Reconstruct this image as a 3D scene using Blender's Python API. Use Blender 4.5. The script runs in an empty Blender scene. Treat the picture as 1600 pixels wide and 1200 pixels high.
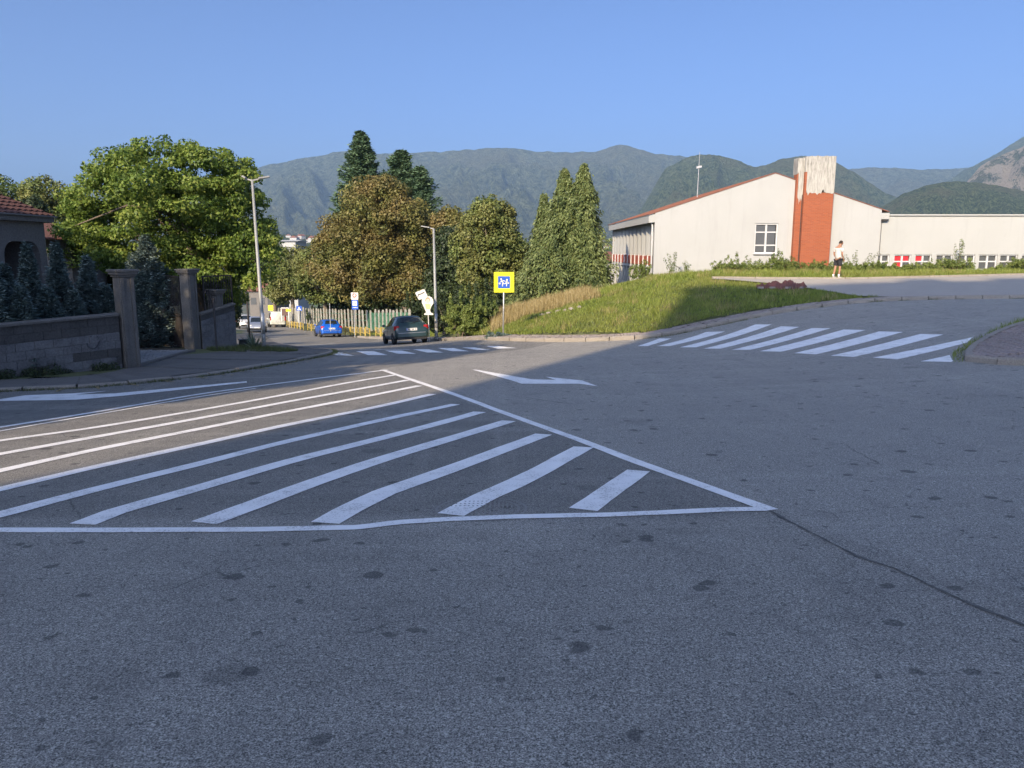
import bpy, bmesh, math, random
import numpy as np
from mathutils import Vector, Matrix
R = math.radians
rng = np.random.default_rng(7)
random.seed(7)
scene = bpy.context.scene
COL = scene.collection

# ------------------------------------------------------------------ camera
F = 1200.0
PITCH = math.atan(209 / 1200)
CZ = 1.6
cam = bpy.data.cameras.new('camera')
cam.sensor_width = 36.0
cam.lens = 27.0
cam.clip_start = 0.1
cam.clip_end = 30000
camo = bpy.data.objects.new('camera', cam)
COL.objects.link(camo)
camo.location = (0, 0, CZ)
camo.rotation_euler = (math.pi / 2 - PITCH, 0, 0)
scene.camera = camo

# ------------------------------------------------------------------ world, sun, exposure
SUN_AZ, SUN_EL = R(24), R(27)            # sun stands behind and to the left of the viewer
w = bpy.data.worlds.new('World')
scene.world = w
w.use_nodes = True
nt = w.node_tree
bg = nt.nodes['Background']
sky = nt.nodes.new('ShaderNodeTexSky')
sky.sky_type = 'NISHITA'
sky.sun_disc = False
sky.sun_elevation = SUN_EL
sky.sun_rotation = math.pi + SUN_AZ
sky.air_density = 0.45
sky.dust_density = 4.0
sky.ozone_density = 7.0
nt.links.new(sky.outputs[0], bg.inputs[0])
bg.inputs[1].default_value = 0.15
sl = bpy.data.lights.new('sun', 'SUN')
sl.energy = 4.6
sl.angle = R(0.5)
sl.color = (1.0, 0.79, 0.52)
so = bpy.data.objects.new('sun', sl)
COL.objects.link(so)
so.location = (-40, -90, 60)
sd = Vector((-math.sin(SUN_AZ) * math.cos(SUN_EL), -math.cos(SUN_AZ) * math.cos(SUN_EL), math.sin(SUN_EL)))
so.rotation_euler = sd.to_track_quat('Z', 'Y').to_euler()
vs = scene.view_settings
vs.view_transform = 'Standard'
vs.look = 'None'
vs.exposure = 0.98
vs.gamma = 1.0
vs.use_curve_mapping = False
cy = scene.cycles
cy.use_denoising = True
cy.max_bounces = 6
cy.diffuse_bounces = 3
cy.glossy_bounces = 2
cy.transmission_bounces = 3
cy.volume_bounces = 0
cy.transparent_max_bounces = 6
cy.volume_step_rate = 4

# ------------------------------------------------------------------ survey: the lie of the land
def ray(px, py):
    a = (px - 800) / F
    b = (600 - py) / F
    v = np.array([a, math.cos(PITCH) + b * math.sin(PITCH), -math.sin(PITCH) + b * math.cos(PITCH)])
    return v / v[1]
def pt(px, py, d):
    v = ray(px, py)
    return np.array([v[0] * d, d, CZ + v[2] * d])
class Surf:
    def __init__(s, C, S=20.0, reg=.02):
        C = np.array(C, float)
        s.S = S
        s.n = len(C)
        s.X = C[:, :2] / S
        A = s.phi(np.linalg.norm(s.X[:, None] - s.X[None], axis=2)) + np.eye(s.n) * reg
        Pm = np.c_[np.ones(s.n), s.X]
        M = np.block([[A, Pm], [Pm.T, np.zeros((3, 3))]])
        s.w = np.linalg.solve(M, np.r_[C[:, 2], 0, 0, 0])
    @staticmethod
    def phi(r):
        r = np.maximum(r, 1e-9)
        return r * r * np.log(r)
    def __call__(s, x, y):
        x = np.asarray(x, float)
        y = np.asarray(y, float)
        q = np.stack(np.broadcast_arrays(x, y), -1) / s.S
        shp = q.shape[:-1]
        q = q.reshape(-1, 2)
        out = np.empty(len(q))
        for i in range(0, len(q), 20000):
            c = q[i:i + 20000]
            r = np.linalg.norm(c[:, None, :] - s.X, axis=-1)
            out[i:i + 20000] = s.phi(r) @ s.w[:s.n] + s.w[s.n] + c @ s.w[s.n + 1:]
        out = out.reshape(shp)
        return float(out) if out.shape == () else out
RC = [pt(*p) for p in [(100,590,17.8),(412,548,30.8),(635,538,38.7),(510,527,64),(787,527,34),(994,540,24),(1438,565,15.6),
      (1030,528,27.6),(1200,490,30),(1340,470,30.5),(1600,467,30),(1560,500,21),(850,540,28.5),(800,600,15),(597,577,18.8),
      (430,512,88),(0,610,15.8),(300,545,27)]]
RC += [(0,0,0),(-5,5,-.35),(5,5,-.25),(-10,0,0),(10,0,.25),(0,-12,.8),(22,5,.9),(-22,0,0),(30,15,.8),(40,30,.5),(-30,30,-2.4),
       (-50,90,-7.5),(0,90,-7.5),(12,-12,1.2),(-15,-12,.8),(30,-10,1.8),(-30,60,-5.2),(10,10,-.35),(0,60,-4.8),(30,60,-3),(30,100,-7)]
H = Surf(RC)
def at(px, py, fn=None):
    fn = fn or H
    v = ray(px, py)
    t = 1.0
    while t < 400:
        if CZ + v[2] * t - fn(v[0] * t, t) < 0:
            a, b = t / 1.03, t
            for _ in range(22):
                m = (a + b) / 2
                if CZ + v[2] * m - fn(v[0] * m, m) < 0:
                    b = m
                else:
                    a = m
            return np.array([v[0] * b, b])
        t *= 1.03
    raise ValueError((px, py))
def smooth_poly(P, step=.6):
    P = [np.array(p, float)[:2] for p in P]
    out = []
    for i in range(len(P) - 1):
        p0 = P[max(i - 1, 0)]; p1 = P[i]; p2 = P[i + 1]; p3 = P[min(i + 2, len(P) - 1)]
        n = max(1, int(np.linalg.norm(p2 - p1) / step))
        for k in range(n):
            t = k / n
            out.append(.5 * ((2 * p1) + (-p0 + p2) * t + (2 * p0 - 5 * p1 + 4 * p2 - p3) * t * t + (-p0 + 3 * p1 - 3 * p2 + p3) * t ** 3))
    out.append(P[-1])
    return np.array(out)
def resample(P, step):
    P = np.array(P)
    L = np.r_[0, np.cumsum(np.linalg.norm(np.diff(P, axis=0), axis=1))]
    n = max(2, int(round(L[-1] / step)) + 1)
    s = np.linspace(0, L[-1], n)
    return np.c_[np.interp(s, L, P[:, 0]), np.interp(s, L, P[:, 1])]
def normals(P):
    T = np.gradient(P, axis=0)
    T /= np.linalg.norm(T, axis=1)[:, None]
    return np.c_[-T[:, 1], T[:, 0]]          # left of the direction of travel
# kerb lines in plan
KL = smooth_poly([(-34,5.5),(-24,9.5),(-16,13.2),(-10.44,15.4),(-8.79,16.0),(-7.43,17.6),(-6.49,20.26),(-5.95,24.0),(-6.35,27.0),(-8.2,32.0),
                  (-10.9,39.0),(-16.0,51.6),(-23.8,74),(-33,100)])
KR = smooth_poly([(-29.5,95),(-22.2,80),(-15.0,67),(-10.7,58),(-6.5,48),(-3.4,39.5),(-1.2,33.2),(1.1,30.2),(3.5,28.2),(5.2,27.4),(7.2,28.3),
                  (9.9,29.4),(12.3,29.7),(15,29.6),(19,29.4),(28,29.2),(45,29)])
def dist_poly(P, K):
    """signed distance of points P to polyline K: positive on the left of travel"""
    P = np.asarray(P, float)
    A = K[:-1]; B = K[1:]; D = B - A
    best = np.full(len(P), 1e9); sg = np.ones(len(P))
    for a, d in zip(A, D):
        L2 = d @ d
        t = np.clip(((P - a) @ d) / L2, 0, 1)
        q = P - a - t[:, None] * d
        r = np.hypot(q[:, 0], q[:, 1])
        m = r < best
        best[m] = r[m]
        c = d[0] * (P[m, 1] - a[1]) - d[1] * (P[m, 0] - a[0])
        sg[m] = np.where(c >= 0, 1, -1)
    return best * sg
# bank and terrace on the right
KRn = normals(KR)
BC = []
for i in range(0, len(KR), 4):
    p = KR[i] + KRn[i] * 1.35
    BC.append((p[0], p[1], H(*p) + .13))
BC += [tuple(pt(*p)) for p in [(1000,438,38.5),(1115,434,37),(1250,436,37),(1308,437,36.5),(1500,431,38),(1600,429,38.5),(1022,441,45),(1200,432,45),
      (1400,428,45),(1560,427,45),(950,462,47),(850,476,46),(760,492,44),(700,515,46),(900,500,32),(1000,479,32.5),(1100,466,34),
      (1200,462,34.5),(950,470,37),(850,493,36.5),(957,470,62),(1000,470,55),(1115,442,34.8),(636,522,54),(600,519,60),(560,515,66),(520,511,73),(480,506,82)]]
BC += [(-20,90,-6.6),(0,90,-6.5),(20,90,-4),(40,60,.2),(40,90,-2),(0,66,-4.6),(55,40,.6),(55,90,-2),(25,55,0)]
HB = Surf(BC, reg=.03)

# ------------------------------------------------------------------ tagging and mesh helpers
def tag(o, label=None, cat=None, group=None, kind=None):
    if label: o['label'] = label
    if cat: o['category'] = cat
    if group: o['group'] = group
    if kind: o['kind'] = kind
    return o
def thing(name, label, cat, loc=(0, 0, 0), rz=0.0, group=None):
    o = bpy.data.objects.new(name, None)
    o.empty_display_size = .3
    COL.objects.link(o)
    o.location = loc
    o.rotation_euler = (0, 0, rz)
    return tag(o, label, cat, group)
def copy_tree(o, parent=None):
    c = o.copy()
    COL.objects.link(c)
    c.parent = parent
    for ch in list(o.children):
        copy_tree(ch, c)
    return c
class MB:
    def __init__(s):
        s.v = []; s.f = []; s.mi = []
        s.m = 0
    def add(s, vs_, fs_):
        k = len(s.v)
        s.v += [tuple(map(float, q)) for q in vs_]
        for f in fs_:
            s.f.append([k + i for i in f]); s.mi.append(s.m)
        return s
    def box(s, c, d, rz=0.0, mat=None):
        x, y, z = d[0] / 2, d[1] / 2, d[2] / 2
        P = [(-x,-y,-z),(x,-y,-z),(x,y,-z),(-x,y,-z),(-x,-y,z),(x,-y,z),(x,y,z),(-x,y,z)]
        M = mat if mat is not None else Matrix.Rotation(rz, 3, 'Z')
        P = [tuple(M @ Vector(p) + Vector(c)) for p in P]
        return s.add(P, [(3,2,1,0),(4,5,6,7),(0,1,5,4),(1,2,6,5),(2,3,7,6),(3,0,4,7)])
    def bar(s, a, b, wd, hg=None, up=(0, 0, 1)):
        a = Vector(a); b = Vector(b); hg = hg or wd
        t = (b - a).normalized()
        u = Vector(up)
        if abs(t.dot(u)) > .98: u = Vector((0, 1, 0))
        r = t.cross(u).normalized(); u = r.cross(t)
        P = []
        for q in (a, b):
            for i, j in ((-1,-1),(1,-1),(1,1),(-1,1)):
                P.append(q + r * (i * wd / 2) + u * (j * hg / 2))
        return s.add(P, [(3,2,1,0),(4,5,6,7),(0,1,5,4),(1,2,6,5),(2,3,7,6),(3,0,4,7)])
    def tube(s, pts, rad, n=8, cap=True):
        pts = [Vector(p) for p in pts]
        if not hasattr(rad, '__len__'): rad = [rad] * len(pts)
        rings = []
        u = None
        for i, p in enumerate(pts):
            t = (pts[min(i + 1, len(pts) - 1)] - pts[max(i - 1, 0)]).normalized()
            if u is None:
                u = Vector((1, 0, 0)) if abs(t.x) < .9 else Vector((0, 1, 0))
            u = (u - t * u.dot(t)).normalized()
            w_ = t.cross(u)
            rings.append([p + (u * math.cos(a) + w_ * math.sin(a)) * rad[i] for a in [2 * math.pi * k / n for k in range(n)]])
        V = [q for r in rings for q in r]
        Fc = [(i * n + k, i * n + (k + 1) % n, (i + 1) * n + (k + 1) % n, (i + 1) * n + k) for i in range(len(pts) - 1) for k in range(n)]
        if cap:
            Fc += [tuple(range(n))[::-1], tuple((len(pts) - 1) * n + k for k in range(n))]
        return s.add(V, Fc)
    def prism(s, poly, a, b, plane='xz'):
        """poly extruded from a to b along the remaining axis"""
        n = len(poly)
        def P(p, t):
            return {'xz': (p[0], t, p[1]), 'yz': (t, p[0], p[1]), 'xy': (p[0], p[1], t)}[plane]
        V = [P(p, a) for p in poly] + [P(p, b) for p in poly]
        return s.add(V, [tuple(range(n)), tuple(range(2 * n - 1, n - 1, -1))] + [(i, i + n, (i + 1) % n + n, (i + 1) % n) for i in range(n)])
    def lathe(s, prof, c=(0, 0, 0), n=16, axis='Z'):
        V = []
        for r, h in prof:
            for k in range(n):
                a = 2 * math.pi * k / n
                p = (r * math.cos(a), r * math.sin(a), h)
                if axis == 'X': p = (h, p[0], p[1])
                V.append((p[0] + c[0], p[1] + c[1], p[2] + c[2]))
        return s.add(V, [(i * n + k, i * n + (k + 1) % n, (i + 1) * n + (k + 1) % n, (i + 1) * n + k) for i in range(len(prof) - 1) for k in range(n)])
    def grid(s, G):
        G = np.asarray(G)
        a, b = G.shape[:2]
        return s.add(G.reshape(-1, 3), [(i * b + j, i * b + j + 1, (i + 1) * b + j + 1, (i + 1) * b + j) for i in range(a - 1) for j in range(b - 1)])
    def build(s, name, mat, parent=None, loc=None, smooth=False, bevel=0.0, fixn=True):
        me = bpy.data.meshes.new(name)
        me.from_pydata(s.v, [], s.f)
        mats = mat if isinstance(mat, (list, tuple)) else [mat]
        for m_ in mats: me.materials.append(m_)
        if len(mats) > 1: me.polygons.foreach_set('material_index', s.mi)
        if fixn:
            bm = bmesh.new(); bm.from_mesh(me)
            bmesh.ops.recalc_face_normals(bm, faces=bm.faces)
            bm.to_mesh(me); bm.free()
        if smooth:
            me.polygons.foreach_set('use_smooth', [True] * len(me.polygons))
        o = bpy.data.objects.new(name, me)
        COL.objects.link(o)
        o.parent = parent
        if loc is not None: o.location = loc
        if bevel:
            b = o.modifiers.new('bevel', 'BEVEL'); b.width = bevel; b.segments = 1; b.limit_method = 'ANGLE'
        return o
def fast_mesh(name, V, k, mat, parent=None, tint=None, smooth=False):
    """V: (n, k, 3) loose k-gons"""
    n = len(V)
    me = bpy.data.meshes.new(name)
    me.vertices.add(n * k)
    me.vertices.foreach_set('co', np.ascontiguousarray(V, dtype=np.float32).ravel())
    me.loops.add(n * k)
    me.loops.foreach_set('vertex_index', np.arange(n * k, dtype=np.int32))
    me.polygons.add(n)
    me.polygons.foreach_set('loop_start', np.arange(0, n * k, k, dtype=np.int32))
    me.polygons.foreach_set('loop_total', np.full(n, k, dtype=np.int32))
    if tint is not None:
        at_ = me.attributes.new('tint', 'FLOAT', 'POINT')
        at_.data.foreach_set('value', np.repeat(np.asarray(tint, np.float32), k))
    me.update(calc_edges=True)
    me.materials.append(mat)
    o = bpy.data.objects.new(name, me)
    COL.objects.link(o)
    o.parent = parent
    return o

# ------------------------------------------------------------------ materials
def newmat(name):
    m = bpy.data.materials.new(name)
    m.use_nodes = True
    t = m.node_tree
    return m, t, t.nodes['Principled BSDF'], t.nodes, t.links
def mth(N, L, op, a, b=None, c=None, clamp=False):
    n = N.new('ShaderNodeMath'); n.operation = op; n.use_clamp = clamp
    for i, x in enumerate((a, b, c)):
        if x is None: continue
        if isinstance(x, (int, float)): n.inputs[i].default_value = x
        else: L.new(x, n.inputs[i])
    return n.outputs[0]
def noise(N, L, co, scale, detail=4, rough=.6, dist=0.0):
    n = N.new('ShaderNodeTexNoise')
    n.inputs['Scale'].default_value = scale
    n.inputs['Detail'].default_value = detail
    n.inputs['Roughness'].default_value = rough
    n.inputs['Distortion'].default_value = dist
    if co is not None: L.new(co, n.inputs['Vector'])
    return n.outputs['Fac']
def mixc(N, L, fac, a, b, mode='MIX'):
    n = N.new('ShaderNodeMix'); n.data_type = 'RGBA'; n.blend_type = mode
    for i, x in ((0, fac), (6, a), (7, b)):
        if isinstance(x, (int, float)): n.inputs[i].default_value = x
        elif isinstance(x, tuple): n.inputs[i].default_value = (*x[:3], 1)
        else: L.new(x, n.inputs[i])
    return n.outputs[2]
def ramp(N, L, x, lo, hi):
    n = N.new('ShaderNodeMapRange')
    n.inputs[1].default_value = lo; n.inputs[2].default_value = hi
    L.new(x, n.inputs[0])
    return n.outputs[0]
def coords(N, kind='Object', scale=None):
    tc = N.new('ShaderNodeTexCoord')
    return tc.outputs[kind]
def scaled(N, L, co, s):
    mp = N.new('ShaderNodeMapping'); mp.inputs['Scale'].default_value = s
    L.new(co, mp.inputs['Vector'])
    return mp.outputs[0]
def bump(N, L, P, h, strength, dist=.02):
    b = N.new('ShaderNodeBump')
    b.inputs['Strength'].default_value = strength
    b.inputs['Distance'].default_value = dist
    L.new(h, b.inputs['Height'])
    L.new(b.outputs[0], P.inputs['Normal'])
def plain(name, c1, c2=None, scale=3.0, rough=.8, bmp=0.0, metal=0.0, stretch=None, fine=None, lo=.3, hi=.7, spec=None, world=False):
    m, t, P, N, L = newmat(name)
    if c2 is None: c2 = tuple(x * .8 for x in c1)
    if world:
        co = N.new('ShaderNodeNewGeometry').outputs['Position']
    else:
        co = coords(N)
    if stretch: co = scaled(N, L, co, stretch)
    f = ramp(N, L, noise(N, L, co, scale, 6, .65), lo, hi)
    c = mixc(N, L, f, c1, c2)
    if fine:
        g = noise(N, L, co, fine, 2, .5)
        c = mixc(N, L, .5, c, mixc(N, L, ramp(N, L, g, .3, .7), tuple(x * .6 for x in c1), tuple(min(1, x * 1.3) for x in c1)))
    L.new(c, P.inputs['Base Color'])
    P.inputs['Roughness'].default_value = rough
    P.inputs['Metallic'].default_value = metal
    if spec is not None: P.inputs['Specular IOR Level'].default_value = spec
    if bmp: bump(N, L, P, noise(N, L, co, fine or scale * 6, 4), bmp)
    return m
def leafmat(name, dark, mid, light, trans=.3, patch=.8, patchc=None, rough=.55):
    m, t, P, N, L = newmat(name)
    a = N.new('ShaderNodeAttribute'); a.attribute_name = 'tint'
    c = mixc(N, L, ramp(N, L, a.outputs['Fac'], 0, .55), dark, mid)
    c = mixc(N, L, ramp(N, L, a.outputs['Fac'], .5, 1), c, light)
    if patchc:
        g = N.new('ShaderNodeNewGeometry')
        f = ramp(N, L, noise(N, L, g.outputs['Position'], patch, 3), .42, .62)
        c = mixc(N, L, f, c, mixc(N, L, a.outputs['Fac'], patchc[0], patchc[1]))
    L.new(c, P.inputs['Base Color'])
    P.inputs['Roughness'].default_value = rough
    P.inputs['Specular IOR Level'].default_value = .35
    tr = N.new('ShaderNodeBsdfTranslucent')
    L.new(c, tr.inputs['Color'])
    mx = N.new('ShaderNodeMixShader'); mx.inputs[0].default_value = trans
    L.new(P.outputs[0], mx.inputs[1]); L.new(tr.outputs[0], mx.inputs[2])
    out = [n for n in N if n.type == 'OUTPUT_MATERIAL'][0]
    L.new(mx.outputs[0], out.inputs['Surface'])
    return m
def asphalt():
    m, t, P, N, L = newmat('asphalt')
    pos = N.new('ShaderNodeNewGeometry').outputs['Position']
    sep = N.new('ShaderNodeSeparateXYZ'); L.new(pos, sep.inputs[0])
    x, y = sep.outputs[0], sep.outputs[1]
    # signed side of the seam that runs along the hatching and on towards the viewer
    wob = mth(N, L, 'MULTIPLY', mth(N, L, 'SUBTRACT', noise(N, L, pos, .9, 3), .5), .25)
    s1 = mth(N, L, 'ADD', mth(N, L, 'ADD', mth(N, L, 'MULTIPLY', x, .931), mth(N, L, 'MULTIPLY', y, .364)), -3.88)
    s1 = mth(N, L, 'ADD', s1, wob)
    right = ramp(N, L, s1, -.06, .06)
    # darker lane on the far left of the hatching
    s2 = mth(N, L, 'ADD', mth(N, L, 'ADD', mth(N, L, 'MULTIPLY', x, -.90), mth(N, L, 'MULTIPLY', y, .433)), -11.2)
    left = ramp(N, L, mth(N, L, 'ADD', s2, wob), -.05, .05)
    big = noise(N, L, pos, .35, 5, .6)
    mid = noise(N, L, pos, 2.2, 6, .7)
    fine = noise(N, L, pos, 135, 3, .8)
    med = noise(N, L, pos, 62, 3, .7)
    c = mixc(N, L, ramp(N, L, big, .3, .7), (.235, .226, .208), (.305, .292, .268))
    c = mixc(N, L, mth(N, L, 'MULTIPLY', ramp(N, L, mid, .45, .75), .5), c, (.16, .154, .142))
    c = mixc(N, L, mth(N, L, 'MULTIPLY', right, .55), c, (.315, .304, .282))
    c = mixc(N, L, mth(N, L, 'MULTIPLY', left, .6), c, (.13, .127, .122))
    # the hatched area, little driven on, has kept its older, darker and coarser surface
    near = ramp(N, L, mth(N, L, 'ADD', y, mth(N, L, 'MULTIPLY', wob, 2.0)), 5.3, 5.6)
    ins = mth(N, L, 'MULTIPLY', near, mth(N, L, 'MULTIPLY', mth(N, L, 'SUBTRACT', 1.0, right), mth(N, L, 'SUBTRACT', 1.0, left)))
    c = mixc(N, L, mth(N, L, 'MULTIPLY', ins, .5), c, (.15, .145, .135))
    # tyre-polished streaks along the down road
    st = N.new('ShaderNodeMapping'); st.inputs['Rotation'].default_value = (0, 0, R(-62)); st.inputs['Scale'].default_value = (1.6, .06, 1)
    L.new(pos, st.inputs['Vector'])
    c = mixc(N, L, mth(N, L, 'MULTIPLY', ramp(N, L, noise(N, L, st.outputs[0], 1.2, 4), .5, .8), .35), c, (.42, .40, .36))
    st2 = N.new('ShaderNodeMapping'); st2.inputs['Rotation'].default_value = (0, 0, R(25)); st2.inputs['Scale'].default_value = (.05, 1.3, 1)
    L.new(pos, st2.inputs['Vector'])
    c = mixc(N, L, mth(N, L, 'MULTIPLY', ramp(N, L, noise(N, L, st2.outputs[0], 1.4, 5), .5, .8), .4), c, (.42, .405, .37))
    # stone in the surface
    sp = ramp(N, L, fine, .38, .64)
    c = mixc(N, L, .95, c, mixc(N, L, sp, (.12, .12, .12), (2.0, 1.98, 1.92)), 'MULTIPLY')
    c = mixc(N, L, .6, c, mixc(N, L, ramp(N, L, med, .38, .62), (.45, .45, .45), (1.5, 1.5, 1.48)), 'MULTIPLY')
    # pale chips
    vo = N.new('ShaderNodeTexVoronoi'); vo.inputs['Scale'].default_value = 90; L.new(pos, vo.inputs['Vector'])
    sc = N.new('ShaderNodeSeparateColor'); L.new(vo.outputs['Color'], sc.inputs[0])
    chip = mth(N, L, 'MULTIPLY', mth(N, L, 'LESS_THAN', vo.outputs['Distance'], .22), mth(N, L, 'GREATER_THAN', sc.outputs[0], .9))
    c = mixc(N, L, mth(N, L, 'MULTIPLY', chip, .6), c, (.36, .35, .33))
    # oil spots
    dn = N.new('ShaderNodeTexNoise'); dn.inputs['Scale'].default_value = 9; dn.inputs['Detail'].default_value = 5; L.new(pos, dn.inputs['Vector'])
    va = N.new('ShaderNodeVectorMath'); va.operation = 'MULTIPLY_ADD'
    L.new(dn.outputs['Color'], va.inputs[0]); va.inputs[1].default_value = (.11, .11, 0); L.new(pos, va.inputs[2])
    for scl, thr, lim, k in ((1.15, .10, .085, .85), (2.2, .30, .115, .78), (.6, .60, .10, .4), (6.5, .75, .13, .8)):
        v2 = N.new('ShaderNodeTexVoronoi'); v2.voronoi_dimensions = '2D'; v2.inputs['Scale'].default_value = scl; L.new(va.outputs[0], v2.inputs['Vector'])
        s2_ = N.new('ShaderNodeSeparateColor'); L.new(v2.outputs['Color'], s2_.inputs[0])
        rad = mth(N, L, 'MULTIPLY', mth(N, L, 'MAXIMUM', mth(N, L, 'SUBTRACT', s2_.outputs[1], thr), 0.0), lim / (1 - thr) )
        sp_ = mth(N, L, 'MULTIPLY', mth(N, L, 'SUBTRACT', rad, v2.outputs['Distance']), 48, clamp=True)
        c = mixc(N, L, mth(N, L, 'MULTIPLY', mth(N, L, 'MULTIPLY', sp_, ramp(N, L, med, .0, .45)), k), c, mixc(N, L, .22, (.035, .035, .035), c))
    # hair cracks, only in patches
    v3 = N.new('ShaderNodeTexVoronoi'); v3.feature = 'DISTANCE_TO_EDGE'; v3.inputs['Scale'].default_value = .8; L.new(va.outputs[0], v3.inputs['Vector'])
    ck = mth(N, L, 'LESS_THAN', v3.outputs['Distance'], .0035)
    ck = mth(N, L, 'MULTIPLY', ck, ramp(N, L, noise(N, L, pos, .55, 3), .54, .60))
    c = mixc(N, L, mth(N, L, 'MULTIPLY', ck, .55), c, (.05, .05, .05))
    # broad soft grime
    c = mixc(N, L, mth(N, L, 'MULTIPLY', ramp(N, L, noise(N, L, pos, 1.1, 6, .75, .6), .55, .72), .38), c, (.11, .107, .10))
    L.new(c, P.inputs['Base Color'])
    P.inputs['Roughness'].default_value = .78
    P.inputs['Specular IOR Level'].default_value = .35
    hgt = mth(N, L, 'ADD', mth(N, L, 'MULTIPLY', fine, .6), mth(N, L, 'MULTIPLY', med, .6))
    bump(N, L, P, hgt, .55, .012)
    return m
def paint():
    m, t, P, N, L = newmat('road_paint')
    pos = N.new('ShaderNodeNewGeometry').outputs['Position']
    fine = noise(N, L, pos, 60, 4, .75)
    mid = noise(N, L, pos, 3.5, 5, .7)
    wear = ramp(N, L, mth(N, L, 'ADD', fine, mth(N, L, 'MULTIPLY', mth(N, L, 'SUBTRACT', mid, .5), .55)), .57, .63)
    c = mixc(N, L, ramp(N, L, mid, .35, .7), (.90, .895, .885), (.80, .795, .78))
    c = mixc(N, L, mth(N, L, 'MULTIPLY', wear, .62), c, (.24, .235, .225))
    L.new(c, P.inputs['Base Color'])
    P.inputs['Roughness'].default_value = .6
    bump(N, L, P, fine, .5, .01)
    return m
M = {}
M['asphalt'] = asphalt()
M['paint'] = paint()
M['concrete'] = plain('old_concrete', (.145,.138,.128), (.075,.072,.066), 2.5, .9, .5, fine=40, world=True)
M['block'] = plain('grey_block', (.17,.172,.178), (.055,.054,.055), 2.1, .97, .8, fine=26, world=True, lo=.38, hi=.62)
M['block2'] = plain('stained_block', (.085,.083,.082), (.04,.038,.036), 2.6, .97, .8, fine=26, world=True)
M['kerb'] = plain('kerb_concrete', (.30,.27,.235), (.17,.155,.135), 1.5, .9, .5, fine=45, world=True)
M['paver'] = plain('red_grey_paver', (.30,.25,.235), (.18,.16,.155), 1.2, .9, .5, fine=30, world=True)
M['paver2'] = plain('pale_paver', (.34,.30,.27), (.22,.20,.185), 1.2, .9, .5, fine=30, world=True)
M['joint'] = plain('joint_soil', (.07,.06,.045), (.04,.04,.03), 6, 1, .4, world=True)
M['drive'] = plain('drive_paver', (.27,.27,.27), (.18,.18,.18), 2, .9, .4, fine=30, world=True)
M['terrace'] = plain('terrace_asphalt', (.36,.335,.30), (.28,.265,.24), .5, .9, .4, fine=60, world=True)
M['soil'] = plain('grass_soil', (.075,.095,.035), (.13,.125,.055), .5, 1, .6, fine=12, world=True)
M['valley'] = plain('valley_ground', (.05,.07,.035), (.12,.11,.07), .02, 1, 0, world=True)
def rendered_wall(name, c1, c2):
    m, t, P, N, L = newmat(name)
    co = coords(N)
    c = mixc(N, L, ramp(N, L, noise(N, L, co, .5, 6, .65), .35, .7), c1, c2)
    st_ = scaled(N, L, co, (2.2, 2.2, .18))
    c = mixc(N, L, mth(N, L, 'MULTIPLY', ramp(N, L, noise(N, L, st_, 1.5, 7, .75), .52, .75), .28), c, tuple(x * .62 for x in c1))
    c = mixc(N, L, mth(N, L, 'MULTIPLY', ramp(N, L, noise(N, L, co, 2.6, 7, .8), .58, .70), .18), c, tuple(x * .7 for x in c1))
    L.new(c, P.inputs['Base Color']); P.inputs['Roughness'].default_value = .92
    bump(N, L, P, noise(N, L, co, 18, 4), .15)
    return m
M['render'] = rendered_wall('cream_render', (.375,.385,.385), (.35,.36,.36))
M['render2'] = rendered_wall('pale_render', (.375,.385,.38), (.355,.365,.36))
M['white'] = plain('white_frame', (.50,.51,.52), (.46,.47,.48), 3, .45)
M['redpanel'] = plain('red_panel', (.42,.10,.055), (.34,.08,.045), 2, .6)
M['redfill'] = plain('red_window_board', (.62,.02,.03), (.52,.02,.03), 2, .5)
M['rooftile'] = plain('brown_red_roof', (.20,.085,.06), (.13,.06,.045), 1.0, .85, .3, fine=18)
M['tile'] = plain('clay_tile', (.085,.035,.028), (.04,.020,.018), 5, .85, .3, fine=30, world=True)  # clay darkened to stand in for partial shade on the house roof
M['metal'] = plain('galvanised', (.55,.56,.57), (.45,.46,.47), 5, .45, metal=.55)
M['polepaint'] = plain('pole_grey', (.30,.31,.31), (.24,.25,.25), 3, .55, metal=.2)
M['darkmetal'] = plain('dark_metal', (.05,.045,.045), (.03,.028,.028), 6, .6, .2)
M['rust'] = plain('brown_iron', (.035,.028,.026), (.02,.018,.018), 6, .7, .2)
M['bark'] = plain('bark', (.16,.13,.10), (.07,.055,.045), 5, .95, .9, stretch=(1, 1, .25), fine=20)
M['oldwall'] = plain('grey_house_render', (.17,.16,.15), (.12,.115,.11), 1.2, .95, .4, fine=18)
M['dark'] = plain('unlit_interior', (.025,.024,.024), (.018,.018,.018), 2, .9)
M['tyre'] = plain('tyre_rubber', (.025,.025,.025), (.018,.018,.018), 10, .85)
M['rim'] = plain('alloy', (.45,.45,.45), (.35,.35,.35), 8, .35, metal=.7)
M['yellow'] = plain('sign_yellow', (.86,.84,.01), (.80,.78,.01), 3, .5)
M['ylw2'] = plain('rail_yellow', (.46,.33,.05), (.34,.25,.06), 3, .6)
M['blue'] = plain('sign_blue', (.008,.085,.48), (.008,.07,.40), 3, .45)
M['signwhite'] = plain('sign_white', (.66,.66,.65), (.60,.60,.59), 3, .5)
M['signred'] = plain('sign_red', (.55,.03,.03), (.48,.03,.03), 3, .5)
M['ink'] = plain('sign_ink', (.05,.05,.06), (.04,.04,.05), 3, .6)
M['skin'] = plain('skin', (.36,.19,.12), (.31,.165,.10), 6, .6)
M['shirt'] = plain('white_cotton', (.58,.56,.53), (.50,.48,.46), 6, .9, .3)
M['shorts'] = plain('dark_cotton', (.025,.026,.032), (.018,.018,.024), 6, .9, .3)
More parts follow.
